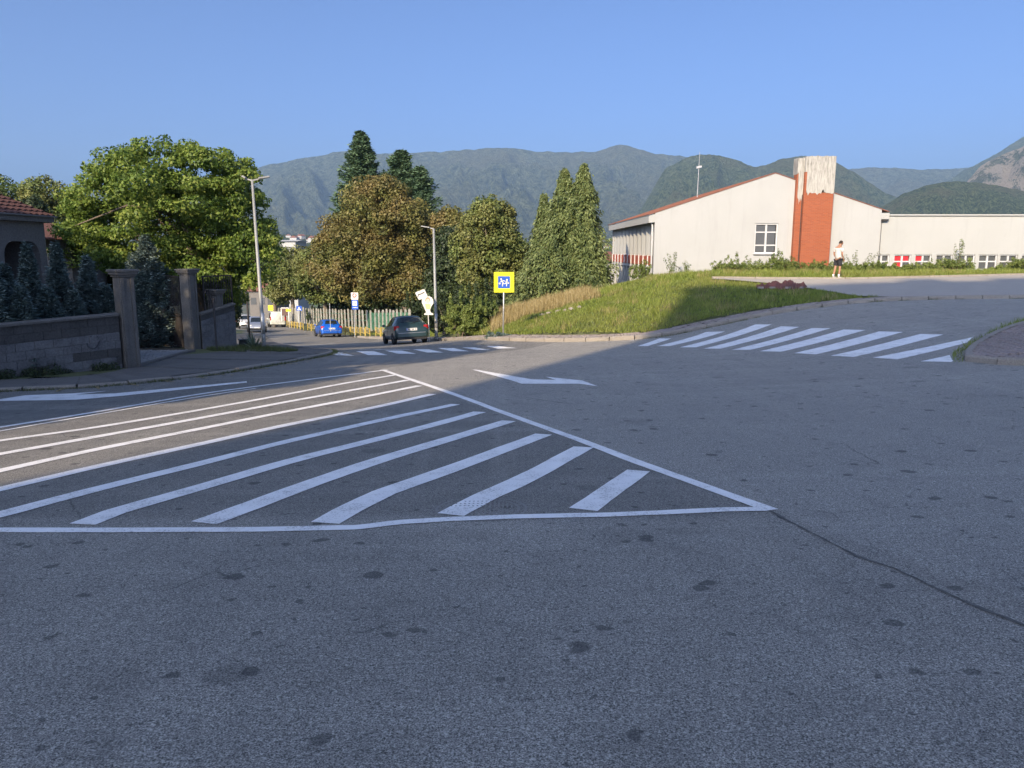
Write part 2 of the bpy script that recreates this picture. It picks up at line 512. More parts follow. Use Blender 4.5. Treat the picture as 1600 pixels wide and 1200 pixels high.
M['hair'] = plain('dark_hair', (.03,.02,.015), (.02,.014,.01), 20, .8)
M['redlight'] = plain('tail_lamp', (.45,.02,.02), (.32,.012,.012), 8, .2)
M['blackplastic'] = plain('black_plastic', (.02,.02,.022), (.015,.015,.016), 8, .6)
M['heap'] = plain('dark_red_cover', (.15,.055,.05), (.06,.03,.03), 3, .85, .5)
M['greenmesh'] = plain('green_fence_mesh', (.04,.16,.09), (.03,.11,.07), 6, .8)
M['postwhite'] = plain('white_washed_post', (.36,.355,.32), (.20,.195,.17), 3, .85, .3, world=True)
def glass(name, c=(.03, .04, .045), rough=.08):
    m, t, P, N, L = newmat(name)
    co = coords(N)
    L.new(mixc(N, L, noise(N, L, co, 1.5, 3), c, tuple(x * 1.7 for x in c)), P.inputs['Base Color'])
    P.inputs['Roughness'].default_value = rough
    P.inputs['Specular IOR Level'].default_value = .8
    return m
M['glass'] = glass('window_glass', (.06, .065, .07), .12)
M['carglass'] = glass('car_glass', (.012, .016, .018), .05)
def carpaint(name, c):
    m, t, P, N, L = newmat(name)
    co = coords(N)
    L.new(mixc(N, L, ramp(N, L, noise(N, L, co, 3, 4), .35, .75), c, tuple(x * .85 + .008 for x in c)), P.inputs['Base Color'])
    P.inputs['Roughness'].default_value = .32
    P.inputs['Metallic'].default_value = .15
    P.inputs['Coat Weight'].default_value = .7
    P.inputs['Coat Roughness'].default_value = .08
    return m
def brickmat():
    m, t, P, N, L = newmat('chimney_brick')
    co = coords(N)
    # the brick face lies in x-z (front) or y-z (side): use x+y as the running coordinate
    sep = N.new('ShaderNodeSeparateXYZ'); L.new(co, sep.inputs[0])
    cb = N.new('ShaderNodeCombineXYZ')
    L.new(mth(N, L, 'ADD', sep.outputs[0], sep.outputs[1]), cb.inputs[0]); L.new(sep.outputs[2], cb.inputs[1])
    b = N.new('ShaderNodeTexBrick')
    L.new(cb.outputs[0], b.inputs['Vector'])
    b.inputs['Scale'].default_value = 1.0
    b.inputs['Brick Width'].default_value = .25; b.inputs['Row Height'].default_value = .075
    b.inputs['Mortar Size'].default_value = .012
    b.inputs['Color1'].default_value = (.31, .080, .028, 1); b.inputs['Color2'].default_value = (.24, .058, .022, 1)
    b.inputs['Mortar'].default_value = (.25, .10, .058, 1)
    n = noise(N, L, co, 1.1, 5)
    c = mixc(N, L, mth(N, L, 'MULTIPLY', ramp(N, L, n, .4, .75), .35), b.outputs['Color'], (.30, .10, .06))
    L.new(c, P.inputs['Base Color']); P.inputs['Roughness'].default_value = .9
    bump(N, L, P, b.outputs['Fac'], -.4, .02)
    return m
M['brick'] = brickmat()
def stain_render():
    m, t, P, N, L = newmat('weathered_chimney_render')
    co = coords(N)
    s = scaled(N, L, co, (7, 7, 1.1))
    f = ramp(N, L, noise(N, L, s, 1.4, 7, .7), .42, .68)
    sep = N.new('ShaderNodeSeparateXYZ'); L.new(co, sep.inputs[0])
    top = ramp(N, L, sep.outputs[2], 4.6, 7.2)
    c = mixc(N, L, mth(N, L, 'MULTIPLY', f, mth(N, L, 'ADD', mth(N, L, 'MULTIPLY', top, .55), .45)), (.40, .395, .37), (.10, .095, .085))
    L.new(c, P.inputs['Base Color']); P.inputs['Roughness'].default_value = .95
    bump(N, L, P, f, .3, .02)
    return m
M['stain'] = stain_render()
def hillmat(name, c1, c2, rock=0.0, scale=.012, rockc=(.42,.38,.33)):
    m, t, P, N, L = newmat(name)
    pos = N.new('ShaderNodeNewGeometry').outputs['Position']
    big = noise(N, L, pos, scale * .25, 5, .6)
    clump = noise(N, L, pos, scale * 7, 5, .8)
    c = mixc(N, L, ramp(N, L, clump, .40, .62), c1, c2)
    c = mixc(N, L, mth(N, L, 'MULTIPLY', ramp(N, L, big, .48, .60), .5), c, (.19, .18, .10))
    pt_ = noise(N, L, pos, scale * 1.1, 6, .7, .4)
    c = mixc(N, L, mth(N, L, 'MULTIPLY', ramp(N, L, pt_, .56, .64), .22), c, (.24, .25, .14))
    if rock:
        vo = noise(N, L, pos, scale * .9, 9, .85)
        c = mixc(N, L, ramp(N, L, vo, rock, rock + .05), c, rockc)
    L.new(c, P.inputs['Base Color'])
    P.inputs['Roughness'].default_value = 1.0
    P.inputs['Specular IOR Level'].default_value = 0.0
    bump(N, L, P, mth(N, L, 'ADD', clump, noise(N, L, pos, scale * 14, 4, .7)), 1.0, .35 / scale)
    return m

# ------------------------------------------------------------------ the ground and the road
def terrain():
    ax = np.unique(np.r_[-np.geomspace(60, 6900, 26), np.linspace(-60, 60, 41), np.geomspace(60, 6900, 26)])
    ay = np.unique(np.r_[-np.geomspace(45, 2000, 14), np.linspace(-45, 125, 50), np.geomspace(125, 6850, 30)])
    X, Y = np.meshgrid(ax, ay, indexing='ij')
    hx = np.clip(X, -55, 50); hy = np.clip(Y, -20, 95)
    Z = H(hx, hy) - .5
    d = np.hypot(X - hx, Y - hy)
    down = np.where(Y > 80, 1, .25)
    Z = Z - np.clip(d, 0, 900) * .075 * down - np.clip(d - 900, 0, 2000) * .004
    Z = np.where(d > 0, np.maximum(Z, -62 + .5 * np.sin(X * .004) * np.cos(Y * .003)), Z)
    mb = MB(); mb.grid(np.stack([X, Y, Z], -1))
    return tag(mb.build('ground', M['valley'], smooth=True, fixn=False), kind='structure')
terrain()
gx = np.arange(-55, 50.01, .5); gy = np.arange(-20, 96.01, .5)
X, Y = np.meshgrid(gx, gy, indexing='ij')
mb = MB(); mb.grid(np.stack([X, Y, H(X, Y)], -1))
road = tag(mb.build('road', M['asphalt'], smooth=True, fixn=False), kind='structure')

def strip(mb_, A, B, fn, off, n=None, m=1, wob=0.0):
    """sheet between polylines A and B (same number of points)"""
    A = np.array(A, float); B = np.array(B, float)
    G = []
    for a, b in zip(A, B):
        row = []
        for k in range(m + 1):
            q = a + (b - a) * k / m
            row.append((q[0], q[1], fn(q[0], q[1]) + off))
        G.append(row)
    mb_.grid(G)
def line_mark(P, width, name='painted_line', taper=None, wob=.006, cut=None):
    """a painted band of constant width along world polyline P"""
    P = resample(smooth_poly(P, .3), .12)
    Nn = normals(P)
    ww = width / 2 + rng.normal(0, wob, (len(P), 2))
    k = np.ones(5) / 5
    for j in range(2): ww[:, j] = np.convolve(np.pad(ww[:, j], 2, mode='edge'), k, 'valid')
    A = P + Nn * ww[:, :1]; B = P - Nn * ww[:, 1:]
    if cut:                                # slanted ends
        A[0] = cut[0]; B[0] = cut[1]
        if len(cut) > 2: A[-1] = cut[2]; B[-1] = cut[3]
    m_ = MB(); strip(m_, A, B, H, .006, m=2)
    return m_.build(name, M['paint'], road, fixn=False)
def quad_mark(q, name='crossing_stripe'):
    """painted quadrilateral given by four points: near-left, near-right, far-right, far-left"""
    q = [np.array(p) for p in q]
    n = max(3, int(max(np.linalg.norm(q[3] - q[0]), np.linalg.norm(q[2] - q[1])) / .12))
    t = np.linspace(0, 1, n)[:, None]
    A = q[0] + (q[3] - q[0]) * t; B = q[1] + (q[2] - q[1]) * t
    A[1:-1] += rng.normal(0, .006, A[1:-1].shape); B[1:-1] += rng.normal(0, .006, B[1:-1].shape)
    m_ = MB(); strip(m_, A, B, H, .006, m=3)
    return m_.build(name, M['paint'], road, fixn=False)
def px(*pts): return [at(*p) for p in pts]

# hatched island: outline
line_mark(px((597,578),(700,613),(800,650),(900,686),(1000,724),(1100,760),(1180,789)) + [at(1204,798)], .13, 'hatch_edge_line')
line_mark(px((-260,830),(-100,829),(0,829),(110,829),(250,829),(400,828),(500,826),(560,825),(620,817),(700,812),(800,808),(950,805),(1050,801),(1130,797),(1195,796)), .115, 'hatch_edge_line')
line_mark(px((-200,696),(-80,680),(0,668),(150,644),(300,618),(400,604),(500,591),(560,584),(605,578)), .13, 'hatch_edge_line')
line_mark(px((-200,709),(-80,688),(0,674),(150,648),(300,622),(400,607)), .07, 'hatch_edge_line')
# diagonal bars: (left-near end ... right end)
for pts, w_ in [
    (((-120,708),(0,689),(150,668),(300,643),(450,616),(540,599),(618,586)), .16),
    (((-160,738),(0,710),(150,683),(300,656),(450,628),(550,610),(638,594)), .17),
    (((-200,778),(0,736),(150,703),(300,673),(450,643),(560,622),(655,603)), .17),
    (((-150,800),(0,765),(150,730),(300,697),(450,664),(580,638),(676,616)), .18),
    (((-40,814),(0,805),(150,765),(300,728),(450,690),(600,656),(712,632)), .19),
    (((128,820),(180,800),(300,766),(450,722),(600,684),(700,658),(750,644)), .21),
    (((318,818),(400,788),(500,751),(600,717),(700,687),(795,658)), .23),
    (((508,818),(548,795),(600,770),(700,735),(780,705),(850,679)), .235),
    (((704,805),(760,775),(800,758),(850,733),(912,699)), .235),
    (((911,797),(998,736)), .225)]:
    line_mark(px(*pts), w_, 'hatch_bar')
# turn arrows
def arrow(poly, name='arrow_marking'):
    W = [at(*p) for p in poly]
    m_ = MB()
    bm = bmesh.new()
    vv = [bm.verts.new((q[0], q[1], 0)) for q in W]
    bm.faces.new(vv)
    bmesh.ops.triangulate(bm, faces=bm.faces[:])
    bmesh.ops.subdivide_edges(bm, edges=bm.edges[:], cuts=6, use_grid_fill=True)
    for v_ in bm.verts: v_.co.z = H(v_.co.x, v_.co.y) + .0065
    bm.normal_update()
    for f_ in bm.faces:
        if f_.normal.z < 0: f_.normal_flip()
    me = bpy.data.meshes.new(name); bm.to_mesh(me); bm.free()
    me.materials.append(M['paint'])
    o = bpy.data.objects.new(name, me); COL.objects.link(o); o.parent = road
arrow([(738,578),(745,578),(830,593),(868,594),(853,589),(910,595),(934,604),(905,600),(815,600),(800,595)])
arrow([(-60,634),(0,624),(40,618),(115,615),(170,611),(118,617),(180,615),(385,596),(386,598),(190,619),(120,625),(0,627),(-60,637)])
# crossing on the right: each bar near-left, near-right, far-right, far-left
for q in [((996,541),(1012,541),(1049,529),(1030,529)),
          ((1027,541),(1047,541),(1133,518),(1103,519)),
          ((1062,543),(1087,543),(1206,507),(1180,507)),
          ((1100,545),(1126,545),(1249,511),(1220,510)),
          ((1143,547),(1172,547),(1298,513),(1268,513)),
          ((1187,549),(1220,550),(1352,516),(1318,515)),
          ((1241,552),(1275,554),(1411,519),(1374,518)),
          ((1298,556),(1334,558),(1474,523),(1438,522)),
          ((1364,559),(1402,562),(1510,536),(1520,527)),
          ((1438,565),(1487,566),(1488,564),(1484,555))]:
    quad_mark(px(*q))
# crossing on the down road
for q in [((525,555),(553,556),(533,551),(508,550)),((575,555),(605,555),(584,549),(556,549)),((622,553),(650,553),(628,548),(602,548)),
          ((667,551),(693,551),(670,546),(645,546)),((707,549),(733,549),(708,544),(684,544)),((745,547),(766,547),(742,543),(722,543)),
          ((778,545),(808,544),(780,541),(760,541)),((480,557),(505,557),(488,552),(468,552))]:
    quad_mark(px(*q))
line_mark(px((560,547),(640,546)), .2, 'stop_line')
line_mark(px((429,541),(470,540),(520,537)), .12, 'lane_line')

# the seam in the asphalt that leaves the tip of the hatching, and small debris
P = resample(smooth_poly(px((1200,797),(1250,823),(1300,848),(1340,868),(1400,888),(1470,922),(1530,950),(1600,976),(1700,1015))), .03)
Nn = normals(P)
jj = np.cumsum(rng.normal(0, .0028, len(P))); jj -= np.linspace(jj[0], jj[-1], len(P))
wd = .003 + np.abs(rng.normal(0, .006, len(P))) + .007 * (np.sin(np.arange(len(P)) * .21) > .55)
wd = np.convolve(np.pad(wd, 1, mode='edge'), np.ones(3) / 3, 'valid')
m_ = MB(); strip(m_, P + Nn * (jj + wd)[:, None], P + Nn * (jj - wd)[:, None], H, .004)
m_.build('seam', plain('dark_seam', (.045,.045,.045), (.17,.165,.155), 9, .95, .5, world=True), road, fixn=False)

# manhole cover under the paint
mh = at(752, 795)
def ring_pts(c, r, n=40): return [(c[0] + r * math.cos(2 * math.pi * k / n), c[1] + r * math.sin(2 * math.pi * k / n)) for k in range(n)]
m_ = MB()
for r0, r1, h0 in ((.285, .305, .0025), (.34, .36, .0025)):
    for k in range(40):
        a0, a1 = 2 * math.pi * k / 40, 2 * math.pi * (k + 1) / 40
        V = [(mh[0] + r * math.cos(a), mh[1] + r * math.sin(a)) for r, a in ((r0, a0), (r1, a0), (r1, a1), (r0, a1))]
        m_.add([(q[0], q[1], H(*q) + h0) for q in V], [(0, 1, 2, 3)])
for k in range(-7, 8):
    for s in (-1, 1):
        for j in range(3):
            a = (mh[0] + k * .034, mh[1] + s * (.03 + j * .07)); 
            if math.hypot(k * .034, .03 + j * .07 + .05) < .26:
                m_.box((a[0], a[1] + s * .025, H(*a) + .0015), (.014, .05, .004))
tag(m_.build('manhole_cover', plain('worn_iron', (.27,.26,.24), (.17,.165,.155), 25, .7, .3)),
    'round cast iron manhole cover half under a hatch bar in the road', 'manhole cover')

# ------------------------------------------------------------------ kerbs and pavements
def kerb_line(K, side, length, parent_name, label, mat, w_=.15, h=.12, gap=.02, sel=None):
    """kerb stones laid end to end along K, top h above the road; side +1 = stone lies left of travel"""
    par = bpy.data.objects.new(parent_name, None); COL.objects.link(par)
    tag(par, kind='structure')
    P = resample(K, length); Nn = normals(P) * side
    for i in range(len(P) - 1):
        a, b = P[i], P[i + 1]
        if sel and not sel((a + b) / 2): continue
        t = (b - a) / np.linalg.norm(b - a)
        a2 = a + t * gap; b2 = b - t * gap
        hh = h + random.uniform(-.012, .012)
        n0 = Nn[i]; n1 = Nn[i + 1]
        j0 = random.uniform(-.012, .012); j1 = random.uniform(-.012, .012)
        V = []
        for q, n_, j in ((a2, n0, j0), (b2, n1, j1)):
            z = H(*q)
            for o_, zz in ((0, -.1), (0, hh - .03), (.03, hh), (w_, hh), (w_, -.1)):
                p_ = q + n_ * (o_ + j)
                V.append((p_[0], p_[1], z + zz))
        m_ = MB(); m_.add(V, [(0,1,6,5),(1,2,7,6),(2,3,8,7),(3,4,9,8),(0,4,3,2,1),(5,6,7,8,9)])
        m_.build('kerb_stone', mat, par)
    return par
cm = lambda q: q[1] < 62 and -30 < q[0] < 24
kerb_line(KL, 1, 1.0, 'kerb_left', '', M['kerb'], h=.07, w_=.13, sel=lambda q: -14 < q[0] and q[1] < 60)
kerb_line(KR, 1, 1.0, 'kerb_right', '', M['kerb'], h=.14, w_=.16, sel=cm)
# left pavement: worn concrete slabs
KLr = resample(KL, .9); KLn = normals(KLr)
pav = bpy.data.objects.new('pavement_left', None); COL.objects.link(pav); tag(pav, kind='structure')
def pav_w(p):      # depth of the pavement behind the kerb
    return float(np.interp(p[1], [5, 15.4, 17, 19, 22, 26, 34, 60], [1.9, 1.75, 2.3, 3.2, 4.0, 3.2, 2.6, 2.6]))
for i in range(len(KLr) - 1):
    if KLr[i][0] < -15 and KLr[i][1] < 15: continue
    if KLr[i][1] > 70: break
    a, b = KLr[i], KLr[i + 1]; na, nb = KLn[i], KLn[i + 1]
    t = (b - a) / np.linalg.norm(b - a)
    a = a + t * .006; b = b - t * .006
    wa, wb = pav_w(a), pav_w(b)
    m_ = MB()
    G = []
    dz = random.uniform(-.006, .006)
    for q, n_, w_ in ((a, na, wa), (b, nb, wb)):
        row = []
        for k in range(6):
            p_ = q + n_ * (.135 + (w_ - .135) * k / 5)
            row.append((p_[0], p_[1], H(p_[0], p_[1]) + .075 + dz))
        G.append(row)
    m_.grid(G)
    m_.build('slab', M['concrete'], pav, fixn=False)
# right pavement: small red-grey pavers in rows, joined; big pattern of separate courses
KRr = resample(KR, .22); KRn2 = normals(KRr)
base = MB()
s0 = [i for i in range(len(KRr)) if KRr[i][1] < 60 and KRr[i][0] < 30]
strip(base, [KRr[i] + KRn2[i] * .16 for i in s0], [KRr[i] + KRn2[i] * 1.5 for i in s0], H, .115, m=4)
pavr = tag(base.build('pavement_right', M['joint'], fixn=False), kind='structure')
for mat_, ph in ((M['paver'], 0), (M['paver2'], 1)):
    m_ = MB()
    for i in s0[:-1]:
        if KRr[i][0] > 16: continue
        for r_ in range(10):
            if (random.random() < .55) != bool(ph): continue
            if random.random() < .02: continue
            f0, f1 = .165 + r_ * .118, .165 + r_ * .118 + .108
            off = .5 if r_ % 2 else 0
            A0 = KRr[i] * (1 - off) + KRr[i + 1] * off; 
            j = min(i + 2, len(KRr) - 1)
            A1 = KRr[i + 1] * (1 - off) + KRr[j] * off
            t = (A1 - A0); A1 = A0 + t * .94
            n_ = KRn2[i]
            z = .135 + random.uniform(-.008, .006)
            q = [A0 + n_ * f0, A1 + n_ * f0, A1 + n_ * f1, A0 + n_ * f1]
            V = [(p[0], p[1], H(*p) + z) for p in q] + [(p[0], p[1], H(*p) + z - .03) for p in q]
            m_.add(V, [(0,1,2,3),(0,4,5,1),(1,5,6,2),(2,6,7,3),(3,7,4,0)])
    o = m_.build('paver_course', mat_, pavr); tag(o, kind='stuff')

# traffic island at the right
IS = np.array([at(1506,556), at(1503,562), at(1512,567), at(1560,570), (11.2,12.2), (13,10.5), (26,10.5), (27,22.5), (18,21.6), at(1600,508), at(1560,521), at(1530,536), at(1514,547)])
isl = MB()
n = len(IS); c = IS.mean(0)
inner = np.array([p + (c - p) / np.linalg.norm(c - p) * .15 for p in IS])
bm = bmesh.new(); vv = [bm.verts.new((p[0], p[1], 0)) for p in inner]; bm.faces.new(vv)
bmesh.ops.triangulate(bm, faces=bm.faces[:]); bmesh.ops.subdivide_edges(bm, edges=bm.edges[:], cuts=7, use_grid_fill=True)
for v_ in bm.verts: v_.co.z = H(v_.co.x, v_.co.y) + .085
me = bpy.data.meshes.new('traffic_island'); bm.to_mesh(me); bm.free(); me.materials.append(M['joint'])
for p in me.polygons:
    pass
iso = bpy.data.objects.new('pavement_island', me); COL.objects.link(iso); tag(iso, kind='structure')
ISc = smooth_poly(np.vstack([IS[-3:], IS, IS[:1]])[2:], .5)
P = resample(np.vstack([IS, IS[:1]]), .8)
for i in range(len(P) - 1):
    a, b = P[i], P[i + 1]
    if (a[0] + b[0]) / 2 > 17: continue
    t = (b - a) / np.linalg.norm(b - a); n_ = np.array([-t[1], t[0]])
    if n_ @ (c - a) < 0: n_ = -n_
    a = a + t * .008; b = b - t * .008
    V = []
    hh = .13 + random.uniform(-.01, .01)
    for q in (a, b):
        z = H(*q)
        for o_, zz in ((0, -.1), (0, hh - .03), (.03, hh), (.15, hh), (.15, -.1)):
            p_ = q + n_ * o_; V.append((p_[0], p_[1], z + zz))
    m_ = MB(); m_.add(V, [(0,1,6,5),(1,2,7,6),(2,3,8,7),(3,4,9,8),(0,4,3,2,1),(5,6,7,8,9)])
    m_.build('kerb_stone', M['kerb'], iso)
from mathutils.geometry import intersect_point_tri_2d
def inpoly(p, poly):
    r = False; j = len(poly) - 1
    for i in range(len(poly)):
        if (poly[i][1] > p[1]) != (poly[j][1] > p[1]) and p[0] < (poly[j][0] - poly[i][0]) * (p[1] - poly[i][1]) / (poly[j][1] - poly[i][1]) + poly[i][0]: r = not r
        j = i
    return r
m_ = MB(); ca, sa = math.cos(.6), math.sin(.6)
inner2 = np.array([p + (c - p) / np.linalg.norm(c - p) * .22 for p in IS])
cnt = 0
for i in range(-90, 90):
    for j in range(-90, 90):
        u = i * .21 + (.105 if j % 2 else 0); v = j * .11
        x = 10.5 + u * ca - v * sa; y = 15.8 + u * sa + v * ca
        if x > 13.8 or not inpoly((x, y), inner2) or random.random() < .03: continue
        m_.box((x, y, H(x, y) + .105 + random.uniform(-.008, .008)), (.198, .099, .04), rz=.6)
tag(m_.build('paver_course', M['paver'], iso), kind='stuff')

# ------------------------------------------------------------------ bank, terrace, garden ground
def bank_fn(x, y):
    s = dist_poly(np.stack([np.ravel(x), np.ravel(y)], -1), KR).reshape(np.shape(x))
    return HBj(x, y) - .22 * np.clip((1.6 - s) / .2, 0, 1)
def masked_grid(name, xs, ys, fn, keep, mat, off=0.0):
    X, Y = np.meshgrid(xs, ys, indexing='ij')
    Z = fn(X, Y) + off
    V = np.stack([X, Y, Z], -1).reshape(-1, 3)
    cx = (X[:-1, :-1] + X[1:, 1:]) / 2; cyy = (Y[:-1, :-1] + Y[1:, 1:]) / 2
    k = keep(np.stack([cx.ravel(), cyy.ravel()], -1)).reshape(cx.shape)
    b = len(ys)
    fs = [(i * b + j, (i + 1) * b + j, (i + 1) * b + j + 1, i * b + j + 1) for i in range(len(xs) - 1) for j in range(b - 1) if k[i, j]]
    used = np.unique(np.array(fs)); mp = -np.ones(len(V), int); mp[used] = np.arange(len(used))
    m_ = MB(); m_.add(V[used], [[mp[q] for q in f] for f in fs])
    return m_.build(name, mat, smooth=True, fixn=False)
def jit(fn):
    def g(x, y):
        return fn(x, y) + .03 * np.sin(x * 2.1 + y) * np.sin(y * 1.7 - x * .6) + .02 * np.sin(x * 5.3) * np.cos(y * 4.7)
    return g
HBj = jit(HB)
bank = tag(masked_grid('grass_bank', np.arange(-26, 55, .4), np.arange(26, 92, .4), bank_fn, lambda p: dist_poly(p, KR) > .7, M['soil'], .0), kind='structure')
tp_lo = np.array([at(*p, HB) for p in [(1112,438),(1160,441),(1230,447),(1300,458),(1345,465),(1420,466),(1520,465),(1600,463),(1720,461)]])
tp_hi = np.array([at(*p, HB) for p in [(1112,436.6),(1160,437),(1230,437.5),(1300,438),(1345,438),(1420,436),(1520,433.5),(1600,431.5),(1720,430)]])
A = np.vstack([resample(smooth_poly(tp_lo), 99)]) 
def res_n(P, n):
    P = smooth_poly(P, .5); L = np.r_[0, np.cumsum(np.linalg.norm(np.diff(P, axis=0), axis=1))]; s = np.linspace(0, L[-1], n)
    return np.c_[np.interp(s, L, P[:, 0]), np.interp(s, L, P[:, 1])]
m_ = MB(); strip(m_, res_n(tp_lo, 90), res_n(tp_hi, 90), HB, .07, m=14)
tag(m_.build('terrace_path', M['terrace'], smooth=True, fixn=False), kind='structure')
# pale kerb at the back edge of the terrace
ed = resample(smooth_poly(tp_hi), 1.0); en = normals(ed)
te = bpy.data.objects.new('terrace_edge', None); COL.objects.link(te); tag(te, kind='structure')
for i in range(len(ed) - 1):
    a, b = ed[i], ed[i + 1]
    m_ = MB(); z = (HB(*a) + HB(*b)) / 2
    t = (b - a) / np.linalg.norm(b - a)
    m_.bar((*(a + t * .01), HB(*a) + .07), (*(b - t * .01), HB(*b) + .07), .1, .14)
    m_.build('edging_stone', M['kerb'], te)
garden = tag(masked_grid('garden_ground', np.arange(-50, -4, .5), np.arange(12, 80, .5), H, lambda p: dist_poly(p, KL) > 2.0, M['soil'], .065), kind='structure')

# ------------------------------------------------------------------ foliage helpers
def unit(v): return v / np.maximum(np.linalg.norm(v, axis=-1, keepdims=True), 1e-9)
def leaves(name, cen, rad, n, size, mat, parent, shell=.55, up=.35, aspect=.62, droop=0.0, rs=None, zs=1.0, tv=.45):
    """leaf cloud spread through clumps with centres cen (k,3) and radii rad (k,3)"""
    rs = rs or rng
    cen = np.asarray(cen, float); rad = np.asarray(rad, float)
    if rad.ndim == 1: rad = np.repeat(rad[:, None], 3, 1)
    wgt = (rad ** 2).sum(1); wgt /= wgt.sum()
    idx = rs.choice(len(cen), n, p=wgt)
    d = unit(rs.normal(size=(n, 3)))
    rr = shell + (1.06 - shell) * rs.random(n) ** .6
    pos = cen[idx] + d * rad[idx] * rr[:, None]
    nrm = unit(d * .8 + np.array([0, 0, up]) + rs.normal(size=(n, 3)) * .55)
    t = rs.normal(size=(n, 3)); t[:, 2] -= droop
    t = unit(t - nrm * (t * nrm).sum(1)[:, None])
    b = np.cross(nrm, t)
    s = size * (.6 + .8 * rs.random(n))[:, None]
    v0 = pos - t * s * .5; v2 = pos + t * s * .5
    v1 = pos + b * s * aspect * .5 - nrm * s * .10; v3 = pos - b * s * aspect * .5 - nrm * s * .10
    V = np.stack([v0, v1, v2, v3], 1)
    ct = rs.random(len(cen))
    tint = np.clip(tv * ct[idx] + (1 - tv) * rs.random(n), 0, 1)
    return fast_mesh(name, V, 4, mat, parent, tint)
def clumps(envs, n, rmin, rmax, rs=None, fill=.75, flat=.8):
    """sub-clumps spread over the outer part of envelope ellipsoids (cx,cy,cz,rx,ry,rz)"""
    rs = rs or rng
    envs = np.asarray(envs, float)
    wgt = envs[:, 3] * envs[:, 5]; wgt /= wgt.sum()
    idx = rs.choice(len(envs), n, p=wgt)
    d = unit(rs.normal(size=(n, 3)))
    rr = fill + (1.0 - fill) * rs.random(n)
    rr *= np.where(rs.random(n) < .2, rs.random(n), 1)
    r = rmin + (rmax - rmin) * rs.random(n)
    ext = np.maximum(envs[idx, 3:] - r[:, None] * .7, .1)
    cen = envs[idx, :3] + d * ext * rr[:, None]
    rad = np.stack([r, r, r * flat], 1) * (.8 + .4 * rs.random((n, 3)))
    return cen, rad
def limbs(mb_, base, top, r0, targets, n=7):
    base = Vector(base); top = Vector(top)
    mid = base.lerp(top, .5) + Vector((random.uniform(-.1, .1), random.uniform(-.1, .1), 0))
    mb_.tube([base, base + Vector((0, 0, .15)), mid, top], [r0 * 1.35, r0, r0 * .8, r0 * .55], 9)
    for t_ in targets:
        k = random.uniform(.45, .95)
        s = base.lerp(top, k)
        t_ = Vector(t_)
        m1 = s.lerp(t_, .5) + Vector((random.uniform(-.2, .2), random.uniform(-.2, .2), .15 * (t_ - s).length))
        mb_.tube([s, m1, t_], [r0 * .38, r0 * .22, r0 * .06], 6)
def broad_tree(name, label, base, envs, n, size, mat, ncl, rcl, trunk_r=.22, group=None, seed=1, trunk_h=None, up=.35, tv=.45, flat=.8, fill=.75, droop=0.0, shell=.55):
    rs = np.random.default_rng(seed)
    t = thing(name, label, 'tree', base, group=group)
    b = np.array(base)
    envs = np.array(envs, float); envs[:, :3] -= b
    cen, rad = clumps(envs, ncl, rcl[0], rcl[1], rs, flat=flat, fill=fill)
    top = (envs[0, 0] * .6, envs[0, 1] * .6, envs[0, 2] if trunk_h is None else trunk_h)
    m_ = MB(); limbs(m_, (0, 0, -.3), top, trunk_r, [tuple(c) for c in cen[rs.choice(len(cen), min(16, len(cen)))]])
    m_.build('trunk', M['bark'], t, smooth=True)
    leaves('crown', cen, rad, n, size, mat, t, rs=rs, up=up, tv=tv, droop=droop, shell=shell)
    return t
